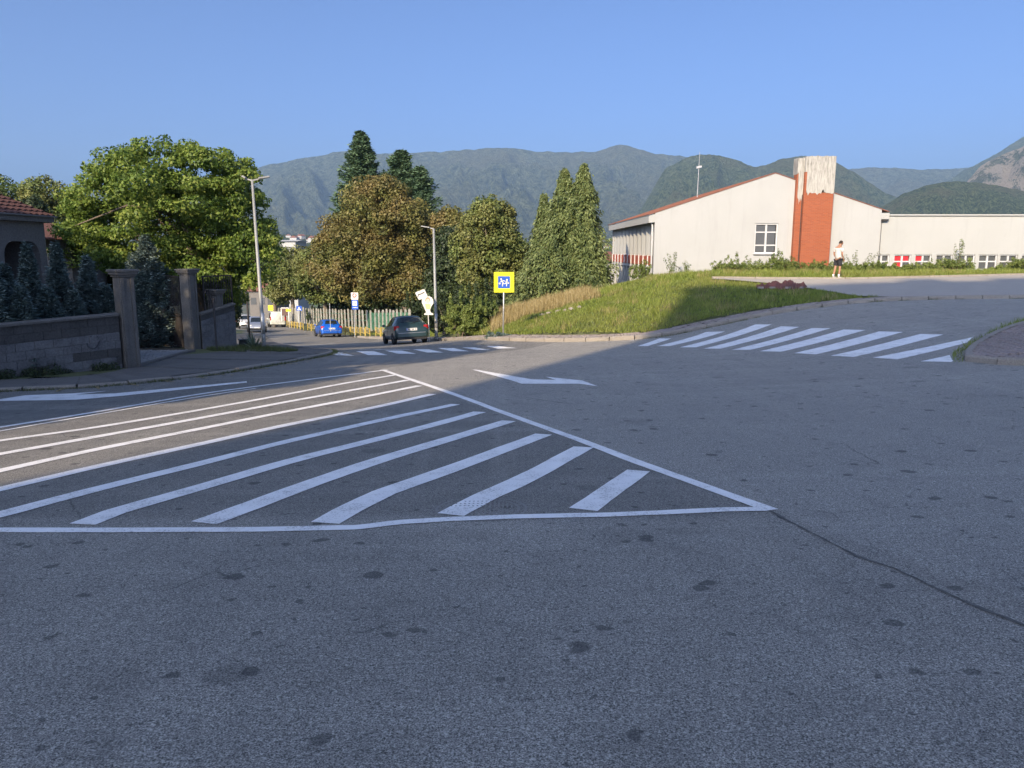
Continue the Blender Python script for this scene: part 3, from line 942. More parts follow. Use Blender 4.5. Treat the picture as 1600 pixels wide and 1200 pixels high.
def conifer(name, label, base, h, r, mat, seed=1, n=26000, leaf=.16, droop=.1, low=.03, power=.8, ragged=.25, tops=None, group=None, weep=0.0, thin=.22, lean=(0, 0)):
    rs = np.random.default_rng(seed)
    t = thing(name, label, 'tree', base, group=group)
    m_ = MB(); m_.tube([(0, 0, -.3), (lean[0] * .5, lean[1] * .5, h * .5), (lean[0], lean[1], h * .97)], [r * .09 + .06, r * .05 + .03, .015], 8)
    nb = int(70 + h * 22)
    V = []; T = []
    per = n // nb
    for i in range(nb):
        f = low + (1 - low) * ((i + rs.random()) / nb) ** 1.15
        z = h * f
        L = r * max(.05, (1 - f) ** power) * (1 - ragged + 2 * ragged * rs.random()) * (1.0 if f > .06 else .8)
        a = i * 2.39996 + rs.normal() * .25
        dz = (.12 - droop) * L
        dirv = np.array([math.cos(a), math.sin(a), 0])
        s = rs.random(per) ** .75
        ax = np.array([lean[0] * f, lean[1] * f, z])
        P = ax + dirv * (s * L)[:, None]
        P[:, 2] += dz * s * (1.6 - s) - droop * L * s ** 2 * .6 + .28 * L * s ** 3 * (1 if weep == 0 else 0)
        side = np.array([-math.sin(a), math.cos(a), 0])
        spread = (thin + .22 * L * (1 - s)) 
        P += side * (rs.normal(size=per) * spread * .6)[:, None]
        P[:, 2] += rs.normal(size=per) * .06 * (1 + L * .3)
        if weep:
            P[:, 2] -= rs.random(per) ** 1.5 * weep * (.3 + s)
        dd = unit(dirv * .9 + side * rs.normal(size=(per, 1)) * .7 + np.array([0, 0, 1]) * (rs.normal(size=(per, 1)) * .3 + .1 - droop - weep * 1.6))
        nn = unit(np.array([0, 0, 1.]) * (1 - min(weep, .8)) + rs.normal(size=(per, 3)) * .5 + dirv * .4)
        bb = unit(np.cross(nn, dd)); nn = np.cross(dd, bb)
        sz = leaf * (.6 + .8 * rs.random(per))[:, None]
        V.append(np.stack([P - dd * sz * .2, P + bb * sz * .2 + dd * sz * .2, P + dd * sz * .9, P - bb * sz * .2 + dd * sz * .2], 1))
        T.append(np.clip(.35 * rs.random() + .65 * rs.random(per), 0, 1))
        if i % 3 == 0:
            e = ax + dirv * L * .8; e[2] += dz * .5
            m_.tube([tuple(ax), tuple(e)], [.02 + L * .012, .006], 4)
    m_.build('trunk', M['bark'], t, smooth=True)
    fast_mesh('crown', np.concatenate(V), 4, mat, t, np.concatenate(T))
    return t
def bush(name, label, base, rads, n, size, mat, seed=1, ncl=22, group=None, cat='bush', up=.4, stems=5):
    rs = np.random.default_rng(seed)
    t = thing(name, label, cat, base, group=group)
    rx, ry, rz = rads
    ncl = int(ncl * 1.8)
    cen, rad = clumps([(0, 0, rz * .42, rx, ry, rz * .5)], ncl, min(rads) * .10, min(rads) * .26, rs, fill=.35)
    # upright sprays break the outline
    ns = int(10 + rx * 8)
    a = rs.random(ns) * 6.28; q = rs.random(ns) ** .5
    sx_ = np.cos(a) * q * rx * .9; sy_ = np.sin(a) * q * ry * .9
    hh = rz * (.55 + .55 * rs.random(ns)) * (1 - .35 * q ** 2)
    cen = np.vstack([cen, np.c_[sx_, sy_, hh]]); rad = np.vstack([rad, np.c_[np.full(ns, .09), np.full(ns, .09), rz * .16 * (.6 + .8 * rs.random(ns))]])
    m_ = MB()
    for k in range(stems + 6):
        c = cen[rs.integers(len(cen))]
        m_.tube([(rs.normal() * rx * .15, rs.normal() * ry * .15, -.1), (c[0] * .5, c[1] * .5, c[2] * .5), tuple(c)], [.03, .02, .006], 5)
    m_.build('stem', M['bark'], t)
    leaves('foliage', cen, rad, n, size, mat, t, rs=rs, up=up, shell=.2)
    return t
L_maple = leafmat('maple_leaf', (.05,.095,.02), (.135,.21,.035), (.29,.34,.075), .34)
L_brown = leafmat('chestnut_leaf', (.045,.06,.018), (.125,.135,.035), (.22,.205,.06), .2, .45, ((.10,.085,.028), (.22,.165,.06)))
L_olive = leafmat('olive_leaf', (.045,.07,.02), (.12,.16,.042), (.22,.25,.075), .22, .5, ((.09,.10,.03), (.22,.22,.07)))
L_green = leafmat('green_leaf', (.04,.07,.02), (.11,.155,.04), (.20,.25,.07), .25)
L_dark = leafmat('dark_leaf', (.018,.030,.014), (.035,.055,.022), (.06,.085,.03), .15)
L_fir = leafmat('fir_needle', (.03,.065,.03), (.085,.145,.075), (.16,.235,.13), .12)
L_weep = leafmat('weeping_needle', (.035,.06,.02), (.12,.155,.05), (.22,.26,.10), .15)
L_blue = leafmat('blue_spruce_needle', (.04,.075,.07), (.11,.16,.15), (.24,.29,.26), .1)
L_bush = leafmat('bush_leaf', (.05,.085,.02), (.15,.20,.05), (.28,.33,.10), .3)
L_grass = leafmat('grass_blade', (.08,.12,.02), (.17,.23,.04), (.30,.34,.08), .3, .35, ((.12,.16,.03), (.28,.30,.08)))
L_dry = leafmat('dry_grass', (.21,.165,.07), (.35,.28,.13), (.48,.40,.22), .3)
L_weed = leafmat('weed_leaf', (.035,.055,.018), (.075,.100,.030), (.13,.15,.05), .2)

# ------------------------------------------------------------------ hills
RIDGES = []
def ridge(name, label, prof, d0, d1, zfoot, mat, seed, amp=.05, spur=.5, nr=70, na=420):
    """a hillside rising from distance d0 to a crest at distance d1; prof = crest outline as (bearing pixel, height pixel)"""
    rs = np.random.default_rng(seed)
    prof = np.array(prof, float)
    px_ = np.linspace(prof[0, 0], prof[-1, 0], na)
    py_ = np.interp(px_, prof[:, 0], prof[:, 1])
    k = 9
    pys = np.convolve(np.pad(py_, k // 2, mode='edge'), np.ones(k) / k, 'valid')
    crest = np.array([pt(a, b, d1) for a, b in zip(px_, pys)])
    az = crest[:, 0] / d1
    zc = crest[:, 2]
    t = np.linspace(0, 1.0, nr)
    def fbm(u, v, f, o=5, g=.55):
        s = np.zeros(np.broadcast(u, v).shape); a = 1.0
        r2 = np.random.default_rng(seed + 5)
        for _ in range(o):
            p1, p2, p3, p4 = r2.random(4) * 6.28
            s = s + a * (np.sin(u * f + p1 + 1.3 * np.sin(v * f * .7 + p3)) * np.cos(v * f * .8 + p2 + 1.1 * np.sin(u * f * .6 + p4)))
            f *= 1.9; a *= g
        return s
    A, T = np.meshgrid(az, t, indexing='ij')
    D = d0 + (d1 - d0) * T
    hgt = (zc - zfoot)[:, None]
    sp = np.minimum(np.abs(fbm(A * 1.0, T * .18, 26.0, 6, .62)), 1.3)
    env = np.sin(np.pi * np.clip(T, 0, 1)) ** .8
    Z = zfoot + hgt * (T ** 1.15) + hgt * env * (.5 - sp) * spur * .55
    # crest: small uneven treeline
    Z += hgt * .006 * fbm(A, T, 160, 4) 
    X_ = A * D; Y_ = D
    X_ = X_ + 0 * T
    # back slope
    back = np.stack([A[:, -1] * (d1 * 1.15), np.full(len(az), d1 * 1.15), zc - (zc - zfoot) * .5], -1)
    G = np.concatenate([np.stack([X_, Y_, Z], -1), back[:, None]], 1)
    m_ = MB(); m_.grid(G)
    o = m_.build(name, mat, smooth=True, fixn=False)
    tag(o, kind='structure')
    RIDGES.append((az, d0, d1, G))
    return o
H_far = hillmat('far_forest', (.05,.075,.045), (.24,.27,.165), .66, .004, (.30,.27,.22))
H_mid = hillmat('mid_forest', (.045,.075,.035), (.22,.27,.13), .0, .009)
H_near = hillmat('near_forest', (.035,.06,.025), (.19,.24,.11), .0, .016)
H_rock = hillmat('rocky_hillside', (.04,.06,.035), (.19,.22,.12), .47, .010, (.50,.44,.36))
ridge('hill_far_left', '', [(-300,330),(0,300),(300,300),(360,275),(400,262),(430,256),(470,247),(500,243),(520,240),(545,233),(560,238),(600,240),(650,239),(700,236),(750,232),(800,231),
      (840,237),(900,238),(935,238),(955,227),(975,224),(990,228),(1005,238),(1050,243),(1110,248),(1160,258),(1250,275),(1330,300),(1500,330)], 2600, 5200, -60, H_far, 3, spur=.34)
ridge('hill_mid', '', [(940,420),(1000,330),(1040,262),(1080,243),(1110,240),(1150,250),(1180,262),(1200,256),(1225,247),(1260,243),(1300,250),(1340,272),(1380,300),(1440,325),(1560,380)],
      1700, 2900, -60, H_mid, 11, spur=.4)
ridge('hill_far_right', '', [(1100,330),(1250,285),(1310,268),(1325,264),(1345,263),(1390,261),(1400,263),(1450,265),(1500,263),(1560,258),(1650,250),(1900,240)], 3600, 5600, -60, H_far, 17, spur=.3)
ridge('hill_right_peak', '', [(1380,330),(1470,290),(1510,264),(1530,255),(1560,238),(1600,212),(1680,185),(1800,175),(2000,180)], 2600, 4300, -60, H_mid, 23, spur=.5)
ridge('hill_rocky', '', [(1470,330),(1530,262),(1545,252),(1570,240),(1600,228),(1700,190),(1900,150)], 2000, 2700, -60, H_rock, 29, spur=.5)
ridge('hill_near_right', '', [(1300,350),(1380,322),(1410,303),(1450,289),(1490,283),(1520,284),(1560,290),(1600,299),(1700,320),(1900,340)], 1100, 1900, -60, H_near, 31, spur=.4)
ridge('hill_foot_left', '', [(-300,400),(300,372),(420,366),(500,368),(600,372),(800,378),(940,372),(1000,380),(1200,400)], 900, 1500, -60, H_near, 37, spur=.3)
# houses of the town on the lower slopes
def far_house(seed):
    w_, d_, h_ = 11, 9, 6
    t = thing('far_house', '', 'house', (0, 0, 0))
    m_ = MB(); m_.box((0, 0, h_ / 2), (w_, d_, h_)); m_.build('wall', M['render'], t)
    m_ = MB(); m_.prism([(-w_ / 2 - .4, h_), (w_ / 2 + .4, h_), (0, h_ + 3)], -d_ / 2 - .4, d_ / 2 + .4); m_.build('roof', M['rooftile'], t)
    return t
def ground_z(x, y):
    """height of the topmost hillside of the town slopes at x, y"""
    best = -61
    a = x / y
    for az, d0, d1, G in RIDGES:
        if not (az[0] < a < az[-1]) or not (d0 < y < d1): continue
        i = int(np.searchsorted(az, a)); t_ = (y - d0) / (d1 - d0) * (G.shape[1] - 2); j = int(t_)
        best = max(best, G[i, j, 2])
    return best
proto = None
rsh = np.random.default_rng(5)
wheres = []
for _ in range(16): wheres.append((rsh.uniform(455, 505), rsh.uniform(1180, 1480), 'on the wooded slope between the left trees'))
for _ in range(9): wheres.append((rsh.uniform(934, 960), rsh.uniform(1000, 1450), 'on the slope beside the school roof'))
for _ in range(22): wheres.append((rsh.uniform(1400, 1510), rsh.uniform(4300, 5100), 'high on the far ridge at the right'))
for pxx, d, wh in wheres:
    if proto is None: proto = far_house(1); o = proto
    else: o = copy_tree(proto)
    x = (pxx - 800) / F * d
    s = rsh.uniform(.7, 1.2) * (2.2 if d > 3000 else 1.15)
    o.location = (x, d, ground_z(x, d) - .5); o.scale = (s, s, s); o.rotation_euler.z = rsh.uniform(-.8, .8)
    o['label'] = 'tiny pale house with a red roof ' + wh
    o['group'] = 'distant town houses'

# ------------------------------------------------------------------ the school
SY = 45.0
def sx(p, y=SY): return float(pt(p, 390, y)[0])
def sz(p, y=SY): return float(pt(1100, p, y)[2])
sch = thing('school_building', 'long cream gabled school building with a tall brick chimney and brown roof', 'school', (0, 0, 0))
xl, xr = sx(1022), sx(1373)
xrr = sx(1384)
zp = sz(270); ze = sz(333); zbase = -3.2
xp = (xl + xrr) / 2 + .02
xp = sx(1205)
SL = (zp - sz(331)) / (xp - sx(1024))
BACK = 63.5
def roofz(x): return zp - SL * abs(x - xp)
wx0, wx1, wz0, wz1 = sx(1178), sx(1214), sz(396), sz(349)
# gable wall with the window hole (built as pieces round the opening)
m_ = MB()
def wallpiece(x0, x1, z0f, z1f):
    m_.prism([(x0, z0f), (x1, z0f), (x1, z1f(x1) if callable(z1f) else z1f), (x0, z1f(x0) if callable(z1f) else z1f)], SY, SY + .35)
rz_ = lambda x: roofz(x) - .032
wallpiece(xl, wx0, zbase, rz_)
wallpiece(wx0, wx1, zbase, wz0)
wallpiece(wx0, xp, wz1, rz_); wallpiece(xp, wx1, wz1, rz_)
a0 = max(wx1, xp)
wallpiece(a0, xr, zbase, rz_)
gw = m_.build('gable_wall', M['render'], sch)
m_ = MB()
# rest of the walls
m_.box(((xr + .0 - .17), (SY + .36 + BACK) / 2, (zbase + ze) / 2), (.34, BACK - SY - .36, ze - zbase))
m_.box(((xl + xr) / 2, BACK + .17, (zbase + ze) / 2), (xr - xl, .34, ze - zbase))
m_.build('wall', M['render'], sch)
# window
def window(parent, x0, x1, z0, z1, y, cols, rows, fr=.07, fills=None, deep=.12, heights=None):
    m_ = MB()
    m_.box(((x0 + x1) / 2, y + deep, z1 - fr / 2), (x1 - x0, .09, fr)); m_.box(((x0 + x1) / 2, y + deep, z0 + fr / 2), (x1 - x0, .09, fr))
    m_.box((x0 + fr / 2, y + deep, (z0 + z1) / 2), (fr, .09, z1 - z0 - 2 * fr)); m_.box((x1 - fr / 2, y + deep, (z0 + z1) / 2), (fr, .09, z1 - z0 - 2 * fr))
    xs = np.linspace(x0 + fr, x1 - fr, cols + 1)
    hs = heights or [i / rows for i in range(rows + 1)]
    zs_ = [z0 + fr + (z1 - z0 - 2 * fr) * q for q in hs]
    for i in range(1, cols): m_.box((xs[i], y + deep, (z0 + z1) / 2), (.10, .07, z1 - z0 - 2 * fr))
    for j in range(1, rows): m_.box(((x0 + x1) / 2, y + deep + .003, zs_[j]), (x1 - x0 - 2 * fr, .07, .075))
    fo = m_.build('window', M['white'], parent)
    for i in range(cols):
        for j in range(rows):
            g = MB(); g.box(((xs[i] + xs[i + 1]) / 2, y + deep + .03, (zs_[j] + zs_[j + 1]) / 2), (xs[i + 1] - xs[i] - .09, .012, zs_[j + 1] - zs_[j] - .065))
            mt = M['glass']
            if fills and (i, j) in fills: mt = M['redfill']
            g.build('pane', mt, fo)
    return fo
window(sch, wx0, wx1, wz0, wz1, SY, 2, 3, .08, heights=[0, .25, .73, 1], deep=.10)
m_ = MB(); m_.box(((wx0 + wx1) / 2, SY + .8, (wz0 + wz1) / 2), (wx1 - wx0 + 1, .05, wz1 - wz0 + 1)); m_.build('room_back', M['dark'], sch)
m_ = MB(); m_.box(((wx0 + wx1) / 2, SY - .05, wz0 - .03), (wx1 - wx0 + .1, .16, .05)); m_.build('window_sill', M['white'], sch)
# roof: two slabs with thin dark verge
th = .05
for s in (-1, 1):
    xe = xl - .38 if s < 0 else xrr + .02
    m_ = MB()
    ys0, ys1 = SY - .03, BACK + .4
    P = [(xp, zp + .02), (xe, roofz(xe) + .02), (xe, roofz(xe) - th + .02), (xp, zp - th + .02)]
    if s > 0: P = [(xp + .002, P[0][1])] + P[1:3] + [(xp + .002, P[3][1])]
    m_.prism(P, ys0, ys1)
    m_.build('roof', M['rooftile'], sch)
    # standing ribs on the slope
    ribs = MB()
    n_r = 26
    for k in range(n_r):
        yy = ys0 + .3 + (ys1 - ys0 - .5) * k / n_r
        ribs.bar((xp, yy, zp + .02), (xe, yy, roofz(xe) + .02), .05, .03)
    tag(ribs.build('roof_rib', M['rooftile'], sch), kind='stuff')
# eave boards and gutters, left side
xf = xl - .36
m_ = MB(); zt = roofz(xf) - .09; zb = sz(348)
m_.prism([(xf, zt), (xl + .0, roofz(xl) - .09), (xl + .0, zb + .03), (xf, zb)], SY + .0, SY + .10)
m_.box((xf + .03, (SY + .1 + BACK) / 2, (zt + zb) / 2), (.06, BACK - SY - .1, zt - zb))
m_.box(((xf + xl) / 2 + .05, (SY + .1 + BACK) / 2, zb + .06), (xl - xf - .02, BACK - SY - .12, .04))
m_.build('eave_board', M['render2'], sch)
m_ = MB(); m_.tube([(xf + .16, SY + .25, zb + .02), (xl - .10, SY + .22, zb - .12), (xl - .10, SY + .22, zbase)], .05, 8); m_.build('downspout', M['white'], sch, smooth=True)
# right-hand eave return with its dark soffit and downspout
m_ = MB(); zr = roofz(xrr) - .09
m_.box(((xr + xrr) / 2 + .03, SY + .2, zr - .17), (xrr - xr + .05, .4, .34)); m_.build('eave_board', M['render2'], sch)
m_ = MB(); m_.box(((xr + xrr) / 2 + .02, SY + .1, zr - .40), (xrr - xr - .02, .14, .07)); m_.tube([(xr + .05, SY - .05, zr - .43), (xr + .02, SY - .06, zr - .6), (xr + .02, SY - .06, -.4)], .014, 6)
m_.build('gutter', M['darkmetal'], sch)
# left facade: folded panels over red boards over a lower storey
z1 = sz(399.4); z2 = sz(415.6); z3 = sz(421)
nb = 11
L_ = (BACK - .1 - SY - .1) / nb
for i in range(nb):
    y0 = SY + .36 + (L_ - .026) * i; y1 = y0 + L_ - .03
    ym = y0 + (y1 - y0) * .5
    m_ = MB()
    m_.prism([(xl + .30, y0), (xl - .0, ym - .12), (xl - .0, ym + .12), (xl + .30, y1), (xl + .42, y1), (xl + .42, y0)], z1, zb + .2, 'xy')
    m_.build('folded_panel', M['render2'], sch)
    m_ = MB(); m_.box((xl + .16, (y0 + y1) / 2, (z1 + z2) / 2), (.30, y1 - y0 - .06, z1 - z2 - .03)); m_.build('red_panel', M['redpanel'], sch)
    m_ = MB(); m_.box((xl + .12, y1 + .01, (z1 + z3) / 2 - .01), (.34, .07, z1 - z3 + .03)); m_.build('mullion', M['white'], sch)
    m_ = MB(); m_.box((xl + .12, y0 + .25, (zbase + z3) / 2), (.34, .5, z3 - zbase - .02)); m_.build('pier', M['render2'], sch)
    m_ = MB(); m_.box((xl + .34, (y0 + y1) / 2 + .26, (zbase + z3) / 2 + .3), (.03, y1 - y0 - .53, z3 - zbase - .8)); m_.build('pane', M['glass'], sch)
m_ = MB(); m_.box((xl + .17, (SY + .37 + BACK) / 2, (z2 + z3) / 2 - .02), (.40, BACK - SY - .4, z2 - z3 - .05)); m_.build('floor_band', M['render2'], sch)
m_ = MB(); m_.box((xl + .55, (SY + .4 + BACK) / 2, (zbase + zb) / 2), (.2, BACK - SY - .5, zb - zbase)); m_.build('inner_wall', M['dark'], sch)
# chimney
cx0, cxs, cx1 = sx(1236), sx(1246), sx(1291)
ctop, cmid = sz(244, SY - .5), sz(301, SY - .5)
ch = MB(); ch.box(((cxs + cx1) / 2, SY - .25, (cmid + zbase) / 2), (cx1 - cxs, .50, cmid - zbase))
cho = ch.build('chimney', M['brick'], sch)
m_ = MB(); m_.box(((cx0 + cxs) / 2, SY - .14, (cmid - .2 + zbase) / 2), (cxs - cx0 - .01, .28, cmid - .2 - zbase)); m_.build('chimney_flank', M['brick'], cho)
rs_ = np.random.default_rng(3)
def ragged_cap(x0, x1, y0, y1, z0, z1, amp):
    n_ = 16
    xs = np.linspace(x0, x1, n_)
    lo = z0 + rs_.normal(0, amp, n_)
    poly = [(x, z) for x, z in zip(xs, lo)] + [(x, z1 + rs_.normal(0, .02)) for x in xs[::-1]]
    m_ = MB(); m_.prism(poly, y0, y1)
    return m_
ragged_cap(cxs + .10, cx1 + .012, SY - .515, SY + .5, cmid, ctop, .06).build('chimney_render', M['stain'], cho)
m_ = MB(); m_.box((cxs + .05, SY - .01, (cmid + ctop - .85) / 2), (.098, .98, ctop - .85 - cmid)); m_.build('chimney_flank', M['brick'], cho)
m_ = MB(); m_.box((cxs + .05, SY - .01, ctop - .43), (.096, .97, .84)); m_.build('chimney_render', M['stain'], cho)
ragged_cap(cx0 + .08, cxs - .004, SY - .295, SY + .42, cmid - .35, ctop - .08, .10).build('chimney_render', M['stain'], cho)
ragged_cap(cx0 + .0, cx0 + .078, SY - .285, SY + .42, sz(270, SY), ctop - .08, .05).build('chimney_render', M['stain'], cho)
m_ = MB(); m_.box((cx0 + .04, SY - .0, (cmid - .2 + sz(270, SY)) / 2), (.07, .5, sz(270, SY) - cmid + .2)); m_.build('chimney_flank', M['brick'], cho)
m_ = MB(); m_.tube([(cxs - .03, SY - .31, zbase), (cxs - .03, SY - .31, cmid - .1)], .022, 6); m_.build('crease_line', M['darkmetal'], cho)  # thin dark upright tube along the crease beside the flank
# mast on the roof
ax_ = sx(1086, 50)
m_ = MB(); m_.tube([(ax_, 50, roofz(ax_) - .1), (ax_ + .05, 50, sz(237, 50))], [.03, .012], 6)
m_.bar((ax_ - .12, 50, sz(262, 50)), (ax_ + .2, 50, sz(260, 50)), .10, .12); m_.build('antenna_mast', M['metal'], sch)

# flat wing at the right
wing = thing('school_wing', 'low flat-roofed pale wing with a row of white windows right of the gable', 'building')
WY = 45.25
wx = lambda p: sx(p, WY)
wzz = lambda p: sz(p, WY)
x0w, x1w = sx(1373) + .02, wx(1990)
ztop = wzz(336.5)
zwt, zwb = wzz(398), wzz(436)
spans = [(1367,1391),(1398,1425),(1431,1457),(1464,1490),(1498,1525),(1531,1560),(1564,1592),(1598,1626),(1633,1661),(1668,1696),(1703,1731)]
m_ = MB()
m_.box(((x0w + x1w) / 2, WY + .17, (ztop + zwt) / 2), (x1w - x0w, .34, ztop - zwt))
m_.box(((x0w + x1w) / 2, WY + .17, (zbase + zwb) / 2), (x1w - x0w, .34, zwb - zbase))
prev = x0w
for a, b in spans:
    xa, xb = wx(a), wx(b)
    if xa - prev > .03: m_.box(((prev + xa) / 2, WY + .17, (zwt + zwb) / 2), (xa - prev, .34, zwt - zwb))
    prev = xb
m_.box(((prev + x1w) / 2, WY + .17, (zwt + zwb) / 2), (x1w - prev, .34, zwt - zwb))
m_.build('wall', M['render2'], wing)
m_ = MB(); m_.box(((x0w + x1w) / 2, WY + 5, ztop + .02), (x1w - x0w, 10.2, .08)); m_.box(((x0w + x1w) / 2, WY + 10, (ztop + zbase) / 2 - .05), (x1w - x0w, .3, ztop - zbase)); m_.build('roof', M['render2'], wing)
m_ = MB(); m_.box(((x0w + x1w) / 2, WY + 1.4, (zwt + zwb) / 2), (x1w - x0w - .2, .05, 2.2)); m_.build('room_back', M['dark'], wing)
for k, (a, b) in enumerate(spans):
    fl = {1: {(0, 0), (0, 1), (0, 2), (1, 2)}, 2: {(0, 2)}}.get(k)
    window(wing, wx(a), wx(b), zwb, zwt, WY, 2, 3, .06, fills=fl, heights=[0, .38, .74, 1], deep=.12)

# low outbuilding behind the conifers, left of the school
ob = thing('outbuilding', 'small pale outbuilding with grey roof just left of the school', 'building')
m_ = MB(); bx0, bx1 = sx(900, 66), sx(958, 66); bz = sz(408, 66)
m_.box(((bx0 + bx1) / 2, 68, (bz - 5.5) / 2), (bx1 - bx0, 4, bz + 5.5)); m_.build('wall', M['render'], ob)
m_ = MB(); m_.prism([(65.6, bz), (70.4, bz), (69, bz + .8)], bx0 - .2, bx1 + .2, 'yz'); m_.build('roof', M['rooftile'], ob)
# white buildings far down the street
for (pa, pb, ya, yb, d, nm) in [(430,462,377,392,150,'long white flat building far down the street beyond the maple'),
                                (512,536,374,384,170,'salmon roofed house peeping over the brown trees at left'),
                                (385,425,455,492,125,'pale building at the bottom of the street behind the parked cars')]:
    t = thing('distant_building', nm, 'building')
    xa, xb = float(pt(pa, 390, d)[0]), float(pt(pb, 390, d)[0]); zt_ = float(pt(800, ya, d)[2])
    m_ = MB(); m_.box(((xa + xb) / 2, d + 4, (zt_ - 16) / 2), (xb - xa, 8, zt_ + 16)); m_.build('wall', M['oldwall'] if d < 130 else M['render2'], t)
    m_ = MB(); m_.prism([(d - .4, zt_), (d + 8.4, zt_), (d + 4, zt_ + (.3 if 'flat' in nm else 1.6))], xa - .4, xb + .4, 'yz'); m_.build('roof', M['render2'] if 'flat' in nm else M['rooftile'], t)
    for k in range(3):
        xx = xa + (xb - xa) * (k + .5) / 3
        m_ = MB(); m_.box((xx, d - .02, zt_ - 1.6), (.9, .05, 1.1)); m_.build('window', M['glass'], t)

# ------------------------------------------------------------------ old house at the left
hs = thing('old_house', 'grey single storey house with a red clay tile roof and dark arched porch opening', 'house')
HXW = -15.05; hy0, hy1 = 17.0, 25.2
ez = float(pt(40, 337, 24.2)[2])
gz = -2.3
# wall facing the road (plane x = HXW), opening in it
oy0 = float(-HXW / .652) ; oy1 = float(-HXW / .606)
oz0, oz1 = float(pt(50, 452, 24)[2]), float(pt(50, 377, 24)[2])
m_ = MB()
def wy(y0, y1, z0, z1): m_.box((HXW - .15, (y0 + y1) / 2, (z0 + z1) / 2), (.3, y1 - y0, z1 - z0))
wy(hy0, oy0, gz, ez); wy(oy1, hy1, gz, ez); wy(oy0, oy1, gz, oz0); wy(oy0, oy1, oz1, ez)
# rounded upper corners of the opening
for yy, s in ((oy0, 1), (oy1, -1)):
    r_ = .45; arc = [(yy, oz1)] + [(yy + s * (r_ - r_ * math.cos(q)), oz1 - r_ + r_ * math.sin(q)) for q in np.linspace(0, math.pi / 2, 7)]
    m_.prism(arc, HXW - .3, HXW - .001, 'yz')
m_.box((HXW - 4.4, hy1 - .15, (gz + ez) / 2), (8.2, .3, ez - gz))
m_.build('wall', M['oldwall'], hs)
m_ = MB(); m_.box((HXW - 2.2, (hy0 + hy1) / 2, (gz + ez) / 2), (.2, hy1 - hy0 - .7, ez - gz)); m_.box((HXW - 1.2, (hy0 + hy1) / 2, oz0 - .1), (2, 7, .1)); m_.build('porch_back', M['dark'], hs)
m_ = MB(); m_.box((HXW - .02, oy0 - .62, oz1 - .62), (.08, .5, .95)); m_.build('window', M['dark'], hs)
xe = HXW + .25; xr_ = HXW - 5.0; sl_ = .40
zr_ = ez + sl_ * (xe - xr_)
m_ = MB(); m_.prism([(xe, ez - .02), (xr_, zr_ - .02), (2 * xr_ - xe, ez - .02), (2 * xr_ - xe, ez - .14), (xr_, zr_ - .16), (xe, ez - .14)], 15, hy1 + .18); m_.build('roof', M['oldwall'], hs)
# courses of tiles, each course a wavy strip stepping over the next
ncr = 16
for k in range(ncr):
    t0 = k / ncr; t1 = (k + 1.25) / ncr
    xa = xe + .06 - (xe - xr_) * t0; xb = xe + .06 - (xe - xr_) * min(t1, 1.0)
    za = ez + sl_ * (xe + .0 - xa) + .085; zb2 = ez + sl_ * (xe - xb) + .03
    ys_ = np.arange(15, hy1 + .2, .075)
    wv = .022 * np.sin(ys_ * 2 * math.pi / .30)
    G = [[(xa, y, za + w2 - .045) for y, w2 in zip(ys_, wv)], [(xa, y, za + w2) for y, w2 in zip(ys_, wv)], [(xb, y, zb2 + w2) for y, w2 in zip(ys_, wv)]]
    m_ = MB(); m_.grid(G); m_.build('tile_course', M['tile'], hs, smooth=False, fixn=False)
m_ = MB(); m_.box((xe - .03, (15 + hy1 + .18) / 2, ez - .10), (.05, hy1 + .15 - 15, .14)); m_.tube([(xe + .06, 15, ez + .0), (xe + .06, hy1 + .2, ez + .0)], .03, 8)
m_.build('gutter', M['oldwall'], hs)
# lower annex roof
an = thing('garden_annex', 'low annex with a red tiled roof behind the old house', 'shed')
ax0, ax1, ay0 = float(pt(80, 390, 30)[0]), float(pt(94, 390, 30)[0]), 30.0
zt_ = float(pt(90, 348, 30)[2]); zb3 = float(pt(90, 371, 30)[2])
m_ = MB(); m_.box(((ax0 + ax1) / 2 - 1, 32, (zb3 - 2.4) / 2), (ax1 - ax0 + 2, 2.6, zb3 + 2.4)); m_.build('wall', M['oldwall'], an)
for k in range(5):
    m_ = MB(); z0 = zb3 + (zt_ - zb3) * k / 5; y0 = ay0 + 1.4 * k / 5
    m_.box(((ax0 + ax1) / 2 - 1, y0 + .2, z0 + .04), (ax1 - ax0 + 2.2, .42, .06), mat=Matrix.Rotation(.38, 3, 'X')); m_.build('tile_course', M['tile'], an)

